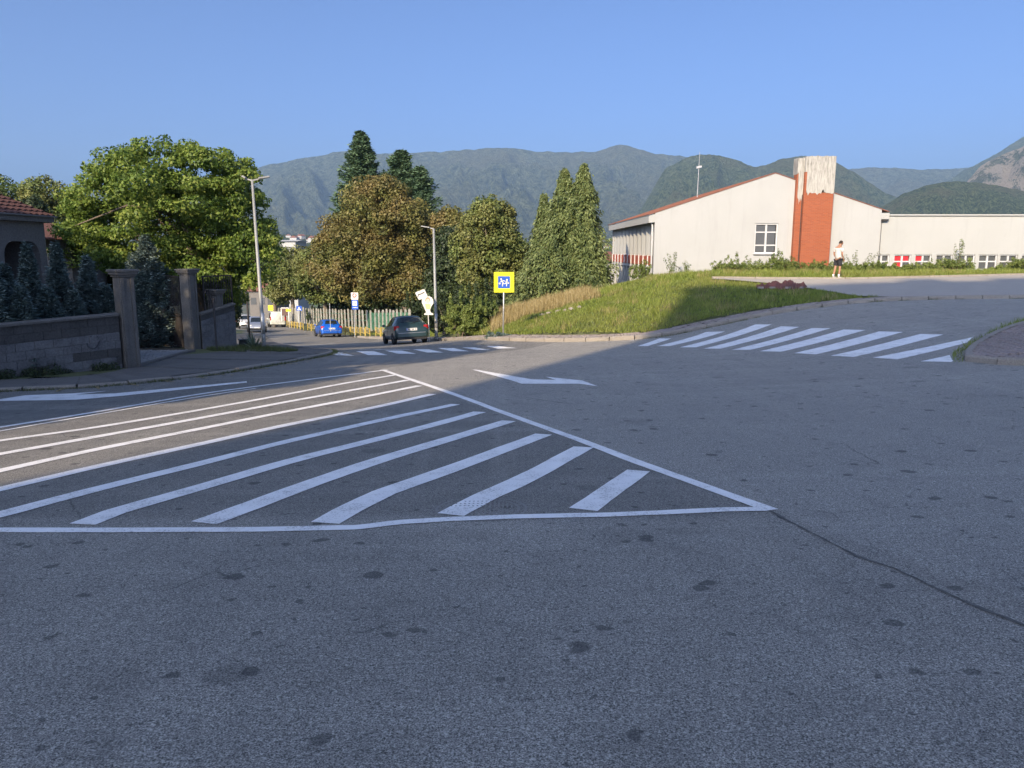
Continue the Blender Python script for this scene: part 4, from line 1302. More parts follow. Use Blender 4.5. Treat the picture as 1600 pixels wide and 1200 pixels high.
# ------------------------------------------------------------------ garden wall, gate pillars, gate
def wall_run(name, label, a, b, h, rows, matf, coping=True, bl=.40, ztop=None):
    a = np.array(a, float); b = np.array(b, float)
    L_ = np.linalg.norm(b - a); ang = math.atan2(*(b - a)[::-1])
    za, zb = H(*a), H(*b)
    t = thing(name, label, 'wall', (a[0], a[1], za), ang)
    slope = (zb - za) / L_
    if ztop: za = ztop[0] - h; t.location.z = za; slope = (ztop[1] - ztop[0]) / L_
    bh = h / rows
    m_ = MB(); m_.add([(0, -.07, -.3), (L_, -.07, slope * L_ - .3), (L_, -.07, slope * L_ + h - .01), (0, -.07, h - .01),
                       (0, .07, -.3), (L_, .07, slope * L_ - .3), (L_, .07, slope * L_ + h - .01), (0, .07, h - .01)],
                      [(0,1,2,3),(7,6,5,4),(0,4,5,1),(3,2,6,7),(0,3,7,4),(1,5,6,2)])
    m_.build('core', M['joint'], t)
    for r_ in range(rows):
        x = -(bl / 2 if r_ % 2 else 0)
        while x < L_:
            x0, x1 = max(x, 0) + .0035, min(x + bl, L_) - .0035
            if x1 - x0 > .04:
                d_ = .1 + random.uniform(-.006, .008)
                V = []
                for xx in (x0, x1):
                    for yy, zz in ((-d_, r_ * bh + .0035), (d_, r_ * bh + .0035), (d_, (r_ + 1) * bh - .0035), (-d_, (r_ + 1) * bh - .0035)):
                        V.append((xx, yy, zz + slope * xx))
                m_ = MB(); m_.add(V, [(0,3,2,1),(4,5,6,7),(0,1,5,4),(1,2,6,5),(2,3,7,6),(3,0,4,7)])
                m_.build('block', matf(r_), t)
            x += bl
    if coping:
        m_ = MB()
        V = []
        for xx in (-.03, L_ + .0):
            for yy, zz in ((-.16, h), (.16, h), (.16, h + .05), (0, h + .085), (-.16, h + .05)):
                V.append((xx, yy, zz + slope * xx))
        m_.add(V, [(0,4,3,2,1),(5,6,7,8,9),(0,1,6,5),(1,2,7,6),(2,3,8,7),(3,4,9,8),(4,0,5,9)])
        m_.build('coping', M['concrete'], t)
    return t, ang, slope, za
wa, wb_ = np.array((-13.7, 15.0)), np.array((-9.95, 19.33))
w1, ang1, slp1, za1 = wall_run('garden_wall', 'grey concrete block garden wall with a chalked smiling face left of the gate', wa, wb_, 1.62, 8,
                              lambda r_: M['block2'] if r_ >= 6 or random.random() < .15 else M['block'], ztop=(-.22, -.02))
# smile and eyes drawn on the wall (thin dark strokes on the road face)
Lw = np.linalg.norm(wb_ - wa)
def on_wall(pxx, pyy):
    v = ray(pxx, pyy); d = (wb_ - wa) / Lw; n_ = np.array([d[1], -d[0]])
    o_ = wa + n_ * .112
    t_ = (o_ @ n_) / (v[:2] @ n_)
    P_ = v * t_; s = (P_[:2] - wa) @ d
    return s, CZ + P_[2] - za1
st = MB()
pts = [on_wall(*p) for p in [(136,536),(137,541),(141,544),(147,545),(151,542),(154,537),(156,532)]]
for i in range(len(pts) - 1): st.bar((pts[i][0], -.113, pts[i][1]), (pts[i + 1][0], -.113, pts[i + 1][1]), .016, .018, up=(0, 1, 0))
for p in ((142,526),(152,526)):
    q = on_wall(*p); st.bar((q[0] - .015, -.113, q[1]), (q[0] + .015, -.113, q[1]), .03, .008, up=(0, 1, 0))
st.build('smile_drawing', M['ink'], w1)
def pillar(label, c, wdt, h, ang, cap=.09, name='gate_pillar'):
    z = H(*c)
    t = thing(name, label, 'pillar', (c[0], c[1], z), ang)
    m_ = MB(); m_.box((0, 0, h / 2 - .15), (wdt, wdt, h + .3)); m_.build('shaft', M['concrete'], t, bevel=.015)
    m_ = MB(); m_.box((0, 0, h + .03), (wdt + .06, wdt + .06, .06)); m_.box((0, 0, h + .095), (wdt + .14, wdt + .14, .07)); m_.box((0, 0, h + .16), (wdt + .2, wdt + .2, .06)); m_.build('cap', M['concrete'], t, bevel=.01)
    for s in (-1, 1):
        m_ = MB(); m_.box((s * wdt * .32, -wdt / 2 - .012, h / 2), (.07, .03, h - .02)); m_.build('fillet', M['concrete'], t)
    return t
d1 = (wb_ - wa) / Lw
p1 = wb_ + d1 * .24
pillar('tall concrete gate pillar with moulded cap at the end of the smiling-face wall', p1, .38, 2.36, ang1)
p2 = np.array(at(300, 549)) + np.array([-.05, .2])
pillar('tall concrete gate pillar with moulded cap right of the open iron gate', p2, .38, 2.58, ang1 + .35)
wr0 = p2 + np.array([.22, .15]); wr1 = np.array(at(366, 547)) + np.array([0, .1])
w2, _, _, _ = wall_run('boundary_wall', 'short rendered block wall between the right gate pillar and the agave', wr0, wr1, 1.6, 8, lambda r_: M['block2'] if r_ == 7 else M['block'], ztop=(-.57, -.31))
p3 = (wr0 + wr1) / 2 + np.array([-.1, .25])
pillar('squat concrete pillar standing behind the short boundary wall', p3, .36, 1.95, ang1 + .35)
# thin steel post in front of the short wall
q = at(339, 551)
t = thing('steel_post', 'thin dark steel post in front of the short boundary wall', 'post', (q[0], q[1], H(*q)))
m_ = MB(); m_.tube([(0, 0, -.1), (0, 0, 1.75)], .035, 8); m_.box((0, 0, 1.77), (.08, .08, .03)); m_.build('shaft', M['darkmetal'], t)
# driveway
dv = MB()
ga, gb = p1 + d1 * .2, p2 - d1 * .1
dn = np.array([-.62, .78]); dn = dn / np.linalg.norm(dn)
drive = bpy.data.objects.new('driveway', None); COL.objects.link(drive); tag(drive, kind='structure')
m_ = MB()
nr_, ncs = 60, 16
front = [at(p, 0 + q_) for p, q_ in ((214,578),(297,552))]
A_ = [np.array(at(214, 577)) , np.array(at(300, 552))]
for i in range(nr_):
    for j in range(ncs):
        for k_ in range(2):
            o0 = j / ncs + (k_ * .5) / ncs
            pass
gridA = MB(); s_pts = [A_[0] + dn * k * .5 for k in range(40)]; e_pts = [A_[1] + dn * k * .5 for k in range(40)]
strip(gridA, s_pts, e_pts, H, .09, m=10)
tag(gridA.build('bed', M['joint'], drive, fixn=False))
wvec = A_[1] - A_[0]; wl = np.linalg.norm(wvec); wu = wvec / wl
pv = MB(); cnt = 0
for i in range(0, 95):
    for j in range(int(wl / .4)):
        s = .012
        o_ = A_[0] + dn * (i * .2) + wu * (j * .4 + (.2 if i % 2 else 0))
        if (o_ - A_[0]) @ wu > wl - .3: continue
        c_ = o_ + wu * .2 + dn * .1
        V = [o_ + wu * s + dn * s, o_ + wu * (.4 - s) + dn * s, o_ + wu * (.4 - s) + dn * (.2 - s), o_ + wu * s + dn * (.2 - s)]
        z = .115 + random.uniform(-.006, .006)
        pv.add([(p[0], p[1], H(*p) + z) for p in V] + [(p[0], p[1], H(*p) + .08) for p in V], [(0,1,2,3),(0,4,5,1),(1,5,6,2),(2,6,7,3),(3,7,4,0)])
tag(pv.build('paver_course', M['drive'], drive), kind='stuff')
m_ = MB()
for k in range(int(wl / .8) + 1):
    a = A_[0] + wu * (k * .8 + .01) - dn * .12; b = A_[0] + wu * min(k * .8 + .79, wl) - dn * .12
    if (b - a) @ wu < .1: continue
    mm = MB(); mm.bar((*a, H(*a) + .07), (*b, H(*b) + .07), .16, .12); mm.build('threshold_stone', M['concrete'], drive)
# iron gate leaves
def gate_leaf(label, c, ang, w_, h_):
    z = H(*c)
    t = thing('gate_leaf', label, 'gate', (c[0], c[1], z + .12), ang)
    m_ = MB()
    for x in (0, w_): m_.bar((x, 0, 0), (x, 0, h_), .05)
    for zz in (.02, h_ * .45, h_ - .02): m_.bar((.03, 0, zz), (w_ - .03, 0, zz), .045)
    m_.build('frame', M['rust'], t)
    m_ = MB()
    nb_ = int(w_ / .11)
    for k in range(1, nb_):
        mm = MB(); x = w_ * k / nb_
        mm.bar((x, 0, .05), (x, 0, h_ - .04), .018)
        mm.build('bar', M['rust'], t)
    sc_ = MB()
    for k in range(3):
        cx_ = w_ * (k + .5) / 3
        for zc_ in (h_ * .62, h_ * .82, h_ * .25):
            P_ = [(cx_ + .13 * (1 - q / 14) * math.cos(q * .8), .018, zc_ + .13 * (1 - q / 14) * math.sin(q * .8)) for q in range(13)]
            sc_.tube(P_, .010, 4)
    sc_.build('scroll', M['rust'], t)
    sh = MB(); sh.box((w_ / 2, -.005, h_ * .22), (w_ - .08, .008, h_ * .40)); sh.build('sheet', M['rust'], t)
    return t
hinge = p2 + np.array([-.30, .02])
gate_leaf('brown wrought iron gate leaf standing open beside the right pillar', hinge, math.atan2(1.3, -1.05), 1.65, 2.4)
gate_leaf('brown iron gate leaf folded back behind the short boundary wall', p2 + np.array([.28, .55]), 1.15, 1.3, 2.45)
# ivy at the foot of the wall
def ground_cover(name, label, line, width, h, n, size, mat, seed=1, cat='ground cover', fn=None, dens=None):
    fn = fn or H
    rs = np.random.default_rng(seed)
    line = np.array(line, float)
    L_ = np.r_[0, np.cumsum(np.linalg.norm(np.diff(line, axis=0), axis=1))]
    k = max(8, int(L_[-1] / .22))
    s = rs.random(k) * L_[-1]
    c = np.c_[np.interp(s, L_, line[:, 0]), np.interp(s, L_, line[:, 1])] + rs.normal(size=(k, 2)) * width * .4
    r_ = h * (.35 + .65 * rs.random(k))
    z = np.array([fn(*q) for q in c]) + r_ * .5
    cen = np.c_[c, z]; rad = np.stack([np.maximum(r_, width * .35), np.maximum(r_, width * .35), r_ * .7], 1)
    o = leaves(name, cen, rad, n, size, mat, None, rs=rs, up=.5, shell=.3)
    return tag(o, label, cat, kind='stuff')
off1 = np.array([d1[1], -d1[0]])
ground_cover('ivy', 'dark ivy and weeds creeping along the foot of the garden wall', [wa + off1 * .22, wb_ + off1 * .22 - d1 * .3], .22, .30, 9000, .045, L_dark, 3, 'ivy')
seg = KL[(KL[:, 0] > -13.5) & (KL[:, 1] < 29)]

# agave and planter at the corner
q = at(398, 548)
t = thing('agave', 'spiky agave plant at the end of the short boundary wall', 'plant', (q[0], q[1], H(*q) + .05))
for k in range(26):
    a = k * 2.4; el_ = .35 + .9 * ((k * 37) % 26) / 26; l_ = .65 + .15 * math.sin(k)
    d_ = Vector((math.cos(a) * math.cos(el_), math.sin(a) * math.cos(el_), math.sin(el_))); sd_ = Vector((-math.sin(a), math.cos(a), 0))
    m_ = MB(); m_.add([sd_ * .03, -sd_ * .03, d_ * l_ * .5 + sd_ * .035, d_ * l_ * .5 - sd_ * .035, d_ * l_, d_ * l_ * .5 - Vector((0, 0, .02))], [(0, 2, 3, 1), (2, 4, 3), (0, 5, 2), (1, 3, 5), (2, 5, 4), (3, 4, 5)])
    m_.build('leaf', M['greenleaf'] if 'greenleaf' in M else M.setdefault('greenleaf', plain('agave_skin', (.10,.14,.09), (.06,.09,.06), 4, .5)), t, fixn=False)
q = at(383, 545)
t = thing('planter', 'low dark planter box with weeds near the agave', 'planter', (q[0], q[1] + .3, H(*q) + .06), .5)
m_ = MB(); m_.box((0, 0, .17), (.7, .4, .34)); m_.build('box', M['darkmetal'], t, bevel=.01)
m_ = MB(); m_.box((0, 0, .36), (.76, .46, .05)); m_.build('rim', M['darkmetal'], t)

# ------------------------------------------------------------------ lamps, poles and signs
def lamp_pole(label, base, h, heads, r=.075, lean=0.0, bands=True):
    t = thing('street_lamp', label, 'street lamp', base)
    m_ = MB(); m_.tube([(0, 0, -.1), (0, 0, .3), (lean, 0, h)], [r * 1.25, r * 1.05, r * .6], 12); m_.build('pole', M['polepaint'], t, smooth=True)
    m_ = MB(); m_.lathe([(r * 1.9, -.05), (r * 1.9, .03), (r * 1.2, .05)], n=12); m_.build('base_plate', M['polepaint'], t)
    m_ = MB(); m_.tube([(0, 0, .55), (0, 0, 1.3)], [r * 1.07, r * 1.03], 12); m_.build('notice_band', M['metal'], t, smooth=True)
    for dx, dy, L_ in heads:
        n_ = math.hypot(dx, dy); dx /= n_; dy /= n_
        m_ = MB(); m_.bar((lean, 0, h - .02), (lean + dx * .25, dy * .25, h + .04), .05); m_.build('arm', M['polepaint'], t)
        m_ = MB(); m_.bar((lean + dx * .2, dy * .2, h + .05), (lean + dx * (.2 + L_), dy * (.2 + L_), h + .12), .24, .06); m_.build('lamp_head', M['polepaint'], t, bevel=.01)
    return t
b1 = np.array(at(413, 548)); z = H(*b1) + .05
top1 = float(pt(393, 281, b1[1])[2]); 
lamp_pole('tall grey street lamp at the left corner in front of the maple', (b1[0], b1[1], z), top1 - z, [(1, .3, .38), (-1, -.1, .12)], .068, lean=float(pt(394, 281, b1[1])[0]) - b1[0])
b2 = np.array([float(pt(682, 527, 41)[0]), 41.0]); z = HB(*b2)
z2_ = float(pt(682, 528, 41)[2])
lamp_pole('grey street lamp right of the dark green car', (b2[0], 41, z2_), float(pt(678, 357, 41)[2]) - z2_, [(-1, .1, .45)], .085, lean=float(pt(677.5, 357, 41)[0]) - b2[0])
b3 = np.array(at(391, 538)); z = H(*b3) + .05
t = thing('utility_pole', 'thin dark pole left of the corner street lamp', 'pole', (b3[0], b3[1], z))
m_ = MB(); m_.tube([(0, 0, -.1), (-.08, 0, float(pt(387, 400, b3[1])[2]) - z)], [.07, .05], 10); m_.build('shaft', M['darkmetal'], t, smooth=True)
def plate(mb_, w_, h_, zc, y=0.0, th_=.02, xc=0.0): mb_.box((xc, y, zc), (w_, th_, h_))
def rrect(w_, h_, r_, xc=0, zc=0, n=5):
    P_ = []
    for cx_, cz_, a0 in ((w_/2-r_, h_/2-r_, 0), (-w_/2+r_, h_/2-r_, 90), (-w_/2+r_, -h_/2+r_, 180), (w_/2-r_, -h_/2+r_, 270)):
        for k in range(n + 1):
            a = R(a0 + 90 * k / n); P_.append((xc + cx_ + r_ * math.cos(a), zc + cz_ + r_ * math.sin(a)))
    return P_
def pict(t, blobs, y, mat, name='pictogram'):
    """small raised flat marks: list of ('d', x, z, r) discs or ('b', x0, z0, x1, z1, w) strokes"""
    m_ = MB()
    for b in blobs:
        if b[0] == 'd':
            _, x, z, r_ = b; m_.prism([(x + r_ * math.cos(2 * math.pi * k / 12), z + r_ * math.sin(2 * math.pi * k / 12)) for k in range(12)], y - .003, y)
        else:
            _, x0, z0, x1, z1, w_ = b; m_.bar((x0, y - .0015, z0), (x1, y - .0015, z1), w_, .003, up=(0, 1, 0))
    return m_.build(name, mat, t)
# yellow school-children sign
ys = 34.0
bs = pt(786, 526, ys); zs_ = HB(bs[0], ys); zg = float(bs[2])
t = thing('children_sign', 'square yellow and blue sign with two running children on the grass corner', 'sign', (bs[0], ys, zg))
zc = float(pt(787.5, 441, ys)[2]) - zg; xc = float(pt(787.5, 441, ys)[0]) - bs[0]
m_ = MB(); m_.tube([(0, 0, -.3), (xc, 0.03, zc + .4)], .032, 10); m_.build('post', M['metal'], t, smooth=True)
S_ = 30.5 / 1200 * ys * 1.02
m_ = MB(); m_.prism(rrect(S_, S_, .02, xc, zc), -.02, -.005); m_.build('plate', M['yellow'], t)
m_ = MB(); m_.prism(rrect(S_ * .60, S_ * .60, .02, xc, zc), -.024, -.0205); m_.build('blue_panel', M['blue'], t)
k_ = S_ * .6 / 2
def chl(u): return xc + u * k_
def chz(u): return zc + u * k_
B_ = [('d', chl(-.48), chz(.55), k_*.13), ('b', chl(-.44), chz(.42), chl(-.25), chz(0), k_*.24), ('b', chl(-.25), chz(0), chl(-.26), chz(-.68), k_*.13), ('b', chl(-.25), chz(0), chl(.05), chz(-.25), k_*.15), ('b', chl(.05), chz(-.25), chl(-.12), chz(-.3), k_*.1),
      ('b', chl(-.4), chz(.3), chl(-.62), chz(0), k_*.10), ('b', chl(-.35), chz(.32), chl(.25), chz(.16), k_*.12), ('d', chl(-.72), chz(-.2), k_*.15),
      ('d', chl(.48), chz(.42), k_*.14), ('b', chl(.48), chz(.3), chl(.42), chz(-.1), k_*.26), ('b', chl(.45), chz(-.1), chl(.42), chz(-.68), k_*.13), ('b', chl(.42), chz(-.08), chl(.12), chz(-.28), k_*.14),
      ('b', chl(.42), chz(.2), chl(.15), chz(.16), k_*.1), ('b', chl(.5), chz(.2), chl(.72), chz(-.1), k_*.1), ('d', chl(.72), chz(-.12), k_*.14)]
pict(t, B_, -.0245, M['signwhite'])
# cut-out child figure sign leaning out at the kerb
yk = 40.0
bk = pt(671, 531, yk)
t = thing('child_cutout_sign', 'white cut-out sign of a cartoon child holding a tilted speech board', 'sign', (bk[0], yk, float(bk[2])))
def K_(a, b):
    p = pt(a, b, yk); return (float(p[0]) - bk[0], float(p[2]) - float(bk[2]))
m_ = MB(); m_.tube([(0, 0, -.2), (K_(668.5, 478)[0], 0, K_(668.5, 478)[1])], .025, 8); m_.build('post', M['signwhite'], t)
m_ = MB(); m_.prism([K_(*p) for p in [(663,463),(660,466),(659,472),(661,477),(663,481),(665,486),(666,488),(663,490),(663,492),(677,492),(677,490),(673,488),(672,484),(674,479),(677,474),(677,469),(675,465),(671,463),(667,463)]], -.03, -.01); m_.build('figure_plate', M['signwhite'], t)
m_ = MB(); m_.prism([K_(*p) for p in [(649,458),(650,456.5),(661,452),(663,452),(664,453.5),(668,462),(667,463.5),(656,468.5),(654,468)]], -.029, -.009); m_.build('speech_board', M['signwhite'], t)
m_ = MB(); hc = K_(668.5, 470)
m_.prism([(hc[0] + .13 * math.cos(a), hc[1] + .02 + .17 * math.sin(a)) for a in np.linspace(-.3, math.pi + .3, 14)] , -.034, -.031); m_.build('hair_print', plain('brown_print', (.35,.30,.22)), t)
m_ = MB(); m_.prism([(hc[0] + .095 * math.cos(a), hc[1] - .01 + .12 * math.sin(a)) for a in np.linspace(0, 2 * math.pi, 16)[:-1]], -.038, -.0345); m_.build('face_print', plain('pink_print', (.80,.62,.55)), t)
m_ = MB(); m_.prism([K_(*p) for p in [(664,475),(673,475),(672,483),(666,483)]], -.034, -.031); m_.build('shirt_print', plain('yellow_print', (.78,.76,.30)), t)
pict(t, [('d', hc[0] - .035, hc[1], .012), ('d', hc[0] + .035, hc[1], .012), ('b', hc[0] - .03, hc[1] - .06, hc[0] + .03, hc[1] - .06, .014)], -.0385, M['ink'], 'features')
W_ = [K_(*p) for p in [(652.5,463.5),(653.5,462.5),(654,459.5),(656,460.5),(657,459),(658,459.8),(659,458.2),(660,458.8),(661,457.2),(662,457.8),(663,456.2)]]
pict(t, [('b', *W_[i], *W_[i + 1], .045) for i in range(len(W_) - 1)], -.0295, M['ink'], 'lettering')
# zone sign by the fence
def sign_post(name, label, pxb, pyb, d, ptop, cat='sign'):
    b = pt(pxb, pyb, d); t = thing(name, label, cat, (b[0], d, float(b[2])))
    def Q(a, c): 
        p = pt(a, c, d); return (float(p[0]) - b[0], float(p[2]) - float(b[2]))
    m_ = MB(); m_.tube([(0, 0, -.3), (0, 0, Q(pxb, ptop)[1])], .03, 8); m_.build('post', M['metal'], t)
    return t, Q
t, Q = sign_post('zone_sign', 'white and blue double sign by the fence above the blue car', 554.5, 522, 62, 458)
a, b = Q(548.5, 457), Q(560, 468)
m_ = MB(); m_.box(((a[0]+b[0])/2, -.045, (a[1]+b[1])/2), (b[0]-a[0], .02, a[1]-b[1])); m_.build('plate', M['signwhite'], t)
c_ = Q(554, 461.5); rr_ = .14
m_ = MB(); m_.tube([(c_[0] + rr_ * math.cos(q_), -.057, c_[1] + rr_ * math.sin(q_)) for q_ in np.linspace(0, 2 * math.pi, 20)], .035, 4); m_.build('ring', M['signred'], t)
pict(t, [('b', c_[0] - .05, c_[1] - .04, c_[0] - .05, c_[1] + .04, .02), ('b', c_[0] + .03, c_[1] - .04, c_[0] + .03, c_[1] + .04, .02), ('b', c_[0] + .03, c_[1] + .04, c_[0] + .07, c_[1] + .0, .02)] +
     [('b', c_[0] - .17 + k * .09, c_[1] - .22, c_[0] - .12 + k * .09, c_[1] - .22, .04) for k in range(4)], -.0565, M['ink'], 'lettering')
a, b = Q(549.5, 468.5), Q(560, 483.5)
m_ = MB(); m_.box(((a[0]+b[0])/2, -.043, (a[1]+b[1])/2), (b[0]-a[0], .02, a[1]-b[1]-.01)); m_.build('blue_plate', M['blue'], t)
a2, b2_ = Q(551, 470), Q(558, 477.5)
m_ = MB(); m_.box(((a2[0]+b2_[0])/2, -.056, (a2[1]+b2_[1])/2), (b2_[0]-a2[0], .005, a2[1]-b2_[1])); m_.build('white_panel', M['signwhite'], t)
cc = ((a2[0]+b2_[0])/2, (a2[1]+b2_[1])/2)
pict(t, [('d', cc[0]-.06, cc[1]+.05, .025), ('b', cc[0]-.06, cc[1]+.03, cc[0]-.06, cc[1]-.09, .05), ('d', cc[0]+.07, cc[1]+.03, .02), ('b', cc[0]+.07, cc[1]+.01, cc[0]+.06, cc[1]-.08, .05)], -.0590, M['ink'])
z_ = Q(554, 480.5)[1]
pict(t, [('b', cc[0]-.17+k*.1, z_, cc[0]-.10+k*.1, z_, .06) for k in range(4)], -.0535, M['signwhite'], 'lettering')
t, Q = sign_post('children_sign', 'small yellow-green square sign far down the road above the white van', 423.5, 512, 92, 478)
a, b = Q(419, 477), Q(427, 485)
m_ = MB(); m_.box(((a[0]+b[0])/2, -.05, (a[1]+b[1])/2), (b[0]-a[0], .02, a[1]-b[1])); m_.build('plate', M['yellow'], t)
cc = ((a[0]+b[0])/2, (a[1]+b[1])/2); pict(t, [('d', cc[0]-.1, cc[1]+.1, .05), ('b', cc[0]-.1, cc[1]+.05, cc[0]-.1, cc[1]-.18, .09), ('d', cc[0]+.12, cc[1]+.08, .05), ('b', cc[0]+.12, cc[1]+.05, cc[0]+.1, cc[1]-.18, .09)], -.0605, M['ink'])
t, Q = sign_post('crossing_sign', 'small blue pedestrian crossing sign above the fence', 468, 508, 80, 478)
a, b = Q(463, 478), Q(472, 485.5)
m_ = MB(); m_.box(((a[0]+b[0])/2, -.05, (a[1]+b[1])/2), (b[0]-a[0], .02, a[1]-b[1])); m_.build('plate', M['blue'], t)
cc = ((a[0]+b[0])/2, (a[1]+b[1])/2); m_ = MB(); m_.prism([(cc[0]-.2, cc[1]-.18), (cc[0]+.2, cc[1]-.18), (cc[0]-.0, cc[1]+.18)], -.064, -.0605); m_.build('triangle', M['signwhite'], t)
t, Q = sign_post('parking_sign', 'small yellow rectangular sign on the fence beyond the blue one', 453, 508, 84, 482)
a, b = Q(447, 483), Q(455, 486.5)
m_ = MB(); m_.box(((a[0]+b[0])/2, -.05, (a[1]+b[1])/2), (b[0]-a[0], .02, a[1]-b[1])); m_.build('plate', M['yellow'], t)
t, Q = sign_post('white_pole', 'slim white pole rising behind the roof of the blue car', 516.5, 512, 63, 474, 'pole')

# ------------------------------------------------------------------ fence along the down road
fence = thing('school_fence', 'row of white concrete fence posts with green mesh along the descending road', 'fence')
fpath = []
for pxx, pyb, d in [(640,522,53.5),(600,519,60),(560,515,66),(520,511,73),(480,506,82),(450,503.5,90),(436,502,97)]:
    p = pt(pxx, pyb, d); fpath.append(p)
fpath = np.array(fpath)
fx = smooth_poly(fpath[:, :2]); fr_ = resample(fx, 1.05)
tsel = [(i, p) for i, p in enumerate(fr_)]
pm = MB(); pm.prism([(-.075,0),(.075,0),(.075,1.62),(.045,1.72),(-.045,1.72),(-.075,1.62)], -.06, .06)
post0 = None
prevp = None
for i, p in tsel:
    z = float(np.interp(p[1], fpath[:, 1], fpath[:, 2])) + .02
    if i % 2 == 0 or p[1] < 999:
        if post0 is None:
            post0 = pm.build('post', M['postwhite'], fence); o = post0
        else:
            o = post0.copy(); COL.objects.link(o)
        o.location = (p[0], p[1], z + random.uniform(-.04, .04)); o.rotation_euler = (random.uniform(-.02, .02), random.uniform(-.03, .03), .3); o.scale = (random.uniform(.85, 1.1), 1, random.uniform(.95, 1.04))
    if prevp is not None and p[1] < 80:
        a, b = prevp, (p[0], p[1], z)
        m_ = MB()
        if p[1] < 64:
            for k in range(1, 6):
                f_ = k / 6; m_.bar((a[0]+(b[0]-a[0])*f_, a[1]+(b[1]-a[1])*f_, a[2]+.05), (a[0]+(b[0]-a[0])*f_, a[1]+(b[1]-a[1])*f_, a[2]+1.45), .035, .012)
        for zz in (.3, .8, 1.3): m_.bar((a[0], a[1], a[2] + zz), (b[0], b[1], b[2] + zz), .03)
        m_.build('mesh_panel', M['greenmesh'], fence)
    prevp = (p[0], p[1], z)
# low yellow guard rail at the kerb edge, broken into bays
KRs = KR[(KR[:, 1] > 49) & (KR[:, 1] < 90)]
gr_ = resample(KRs[::-1], 1.6); gn = -normals(gr_)
proto_b = None; bay_n = 0
ORD = ['first','second','third','fourth','fifth','sixth','seventh','eighth','ninth','tenth','eleventh','twelfth','thirteenth','fourteenth','fifteenth','sixteenth','seventeenth','eighteenth','nineteenth','twentieth','twenty-first','twenty-second','twenty-third','twenty-fourth','twenty-fifth','twenty-sixth','twenty-seventh','twenty-eighth','twenty-ninth','thirtieth']
for i in range(len(gr_) - 1):
    if 57.5 < gr_[i][1] < 59.5 or i % 7 == 6: continue
    a = gr_[i] - gn[i] * -.35 ; b = gr_[i + 1] - gn[i + 1] * -.35
    a = gr_[i] + normals(gr_)[i] * -.35; b = gr_[i + 1] + normals(gr_)[i + 1] * -.35
    za, zb_ = HB(*a), HB(*b)
    za = max(H(*gr_[i]) + .14, za - .3); zb_ = max(H(*gr_[i + 1]) + .14, zb_ - .3)
    ang = math.atan2(b[1] - a[1], b[0] - a[0]); L_ = float(np.linalg.norm(b - a))
    if proto_b is None:
        proto_b = thing('guard_railing', '', 'railing'); t = proto_b
        for x in (0.05, 1.45):
            m_ = MB(); m_.tube([(x, 0, -.1), (x, 0, .62)], .032, 6); m_.build('post', M['ylw2'], t)
        for zz in (.18, .58):
            m_ = MB(); m_.bar((.05, 0, zz), (1.45, 0, zz), .035); m_.build('rail', M['ylw2'], t)
        for k in range(5):
            m_ = MB(); m_.bar((.25 + k * .25, 0, .18), (.25 + k * .25, 0, .58), .022); m_.build('bar', M['postwhite'] if k % 2 else M['ylw2'], t)
    else: t = copy_tree(proto_b)
    t.location = (a[0], a[1], za); t.rotation_euler = (0, 0, ang)
    bay_n += 1
    t['label'] = '%s yellow guard railing bay at the fence kerb, counting away from the green hatchback' % ORD[bay_n - 1]; t['group'] = 'guard railing bays along the fence'
t = thing('notice_board', 'dark framed notice board on white posts at the far end of the fence', 'notice board', tuple(pt(446, 502, 86)))
m_ = MB(); m_.bar((-.4,0,0),(-.4,0,1.5),.08); m_.bar((.4,0,0),(.4,0,1.5),.08); m_.bar((-.4,0,1.5),(.4,0,1.5),.08); m_.build('frame', M['signwhite'], t)
m_ = MB(); m_.box((0, 0, 1.0), (.7, .04, .75)); m_.build('board', plain('brown_board', (.12,.07,.06)), t)

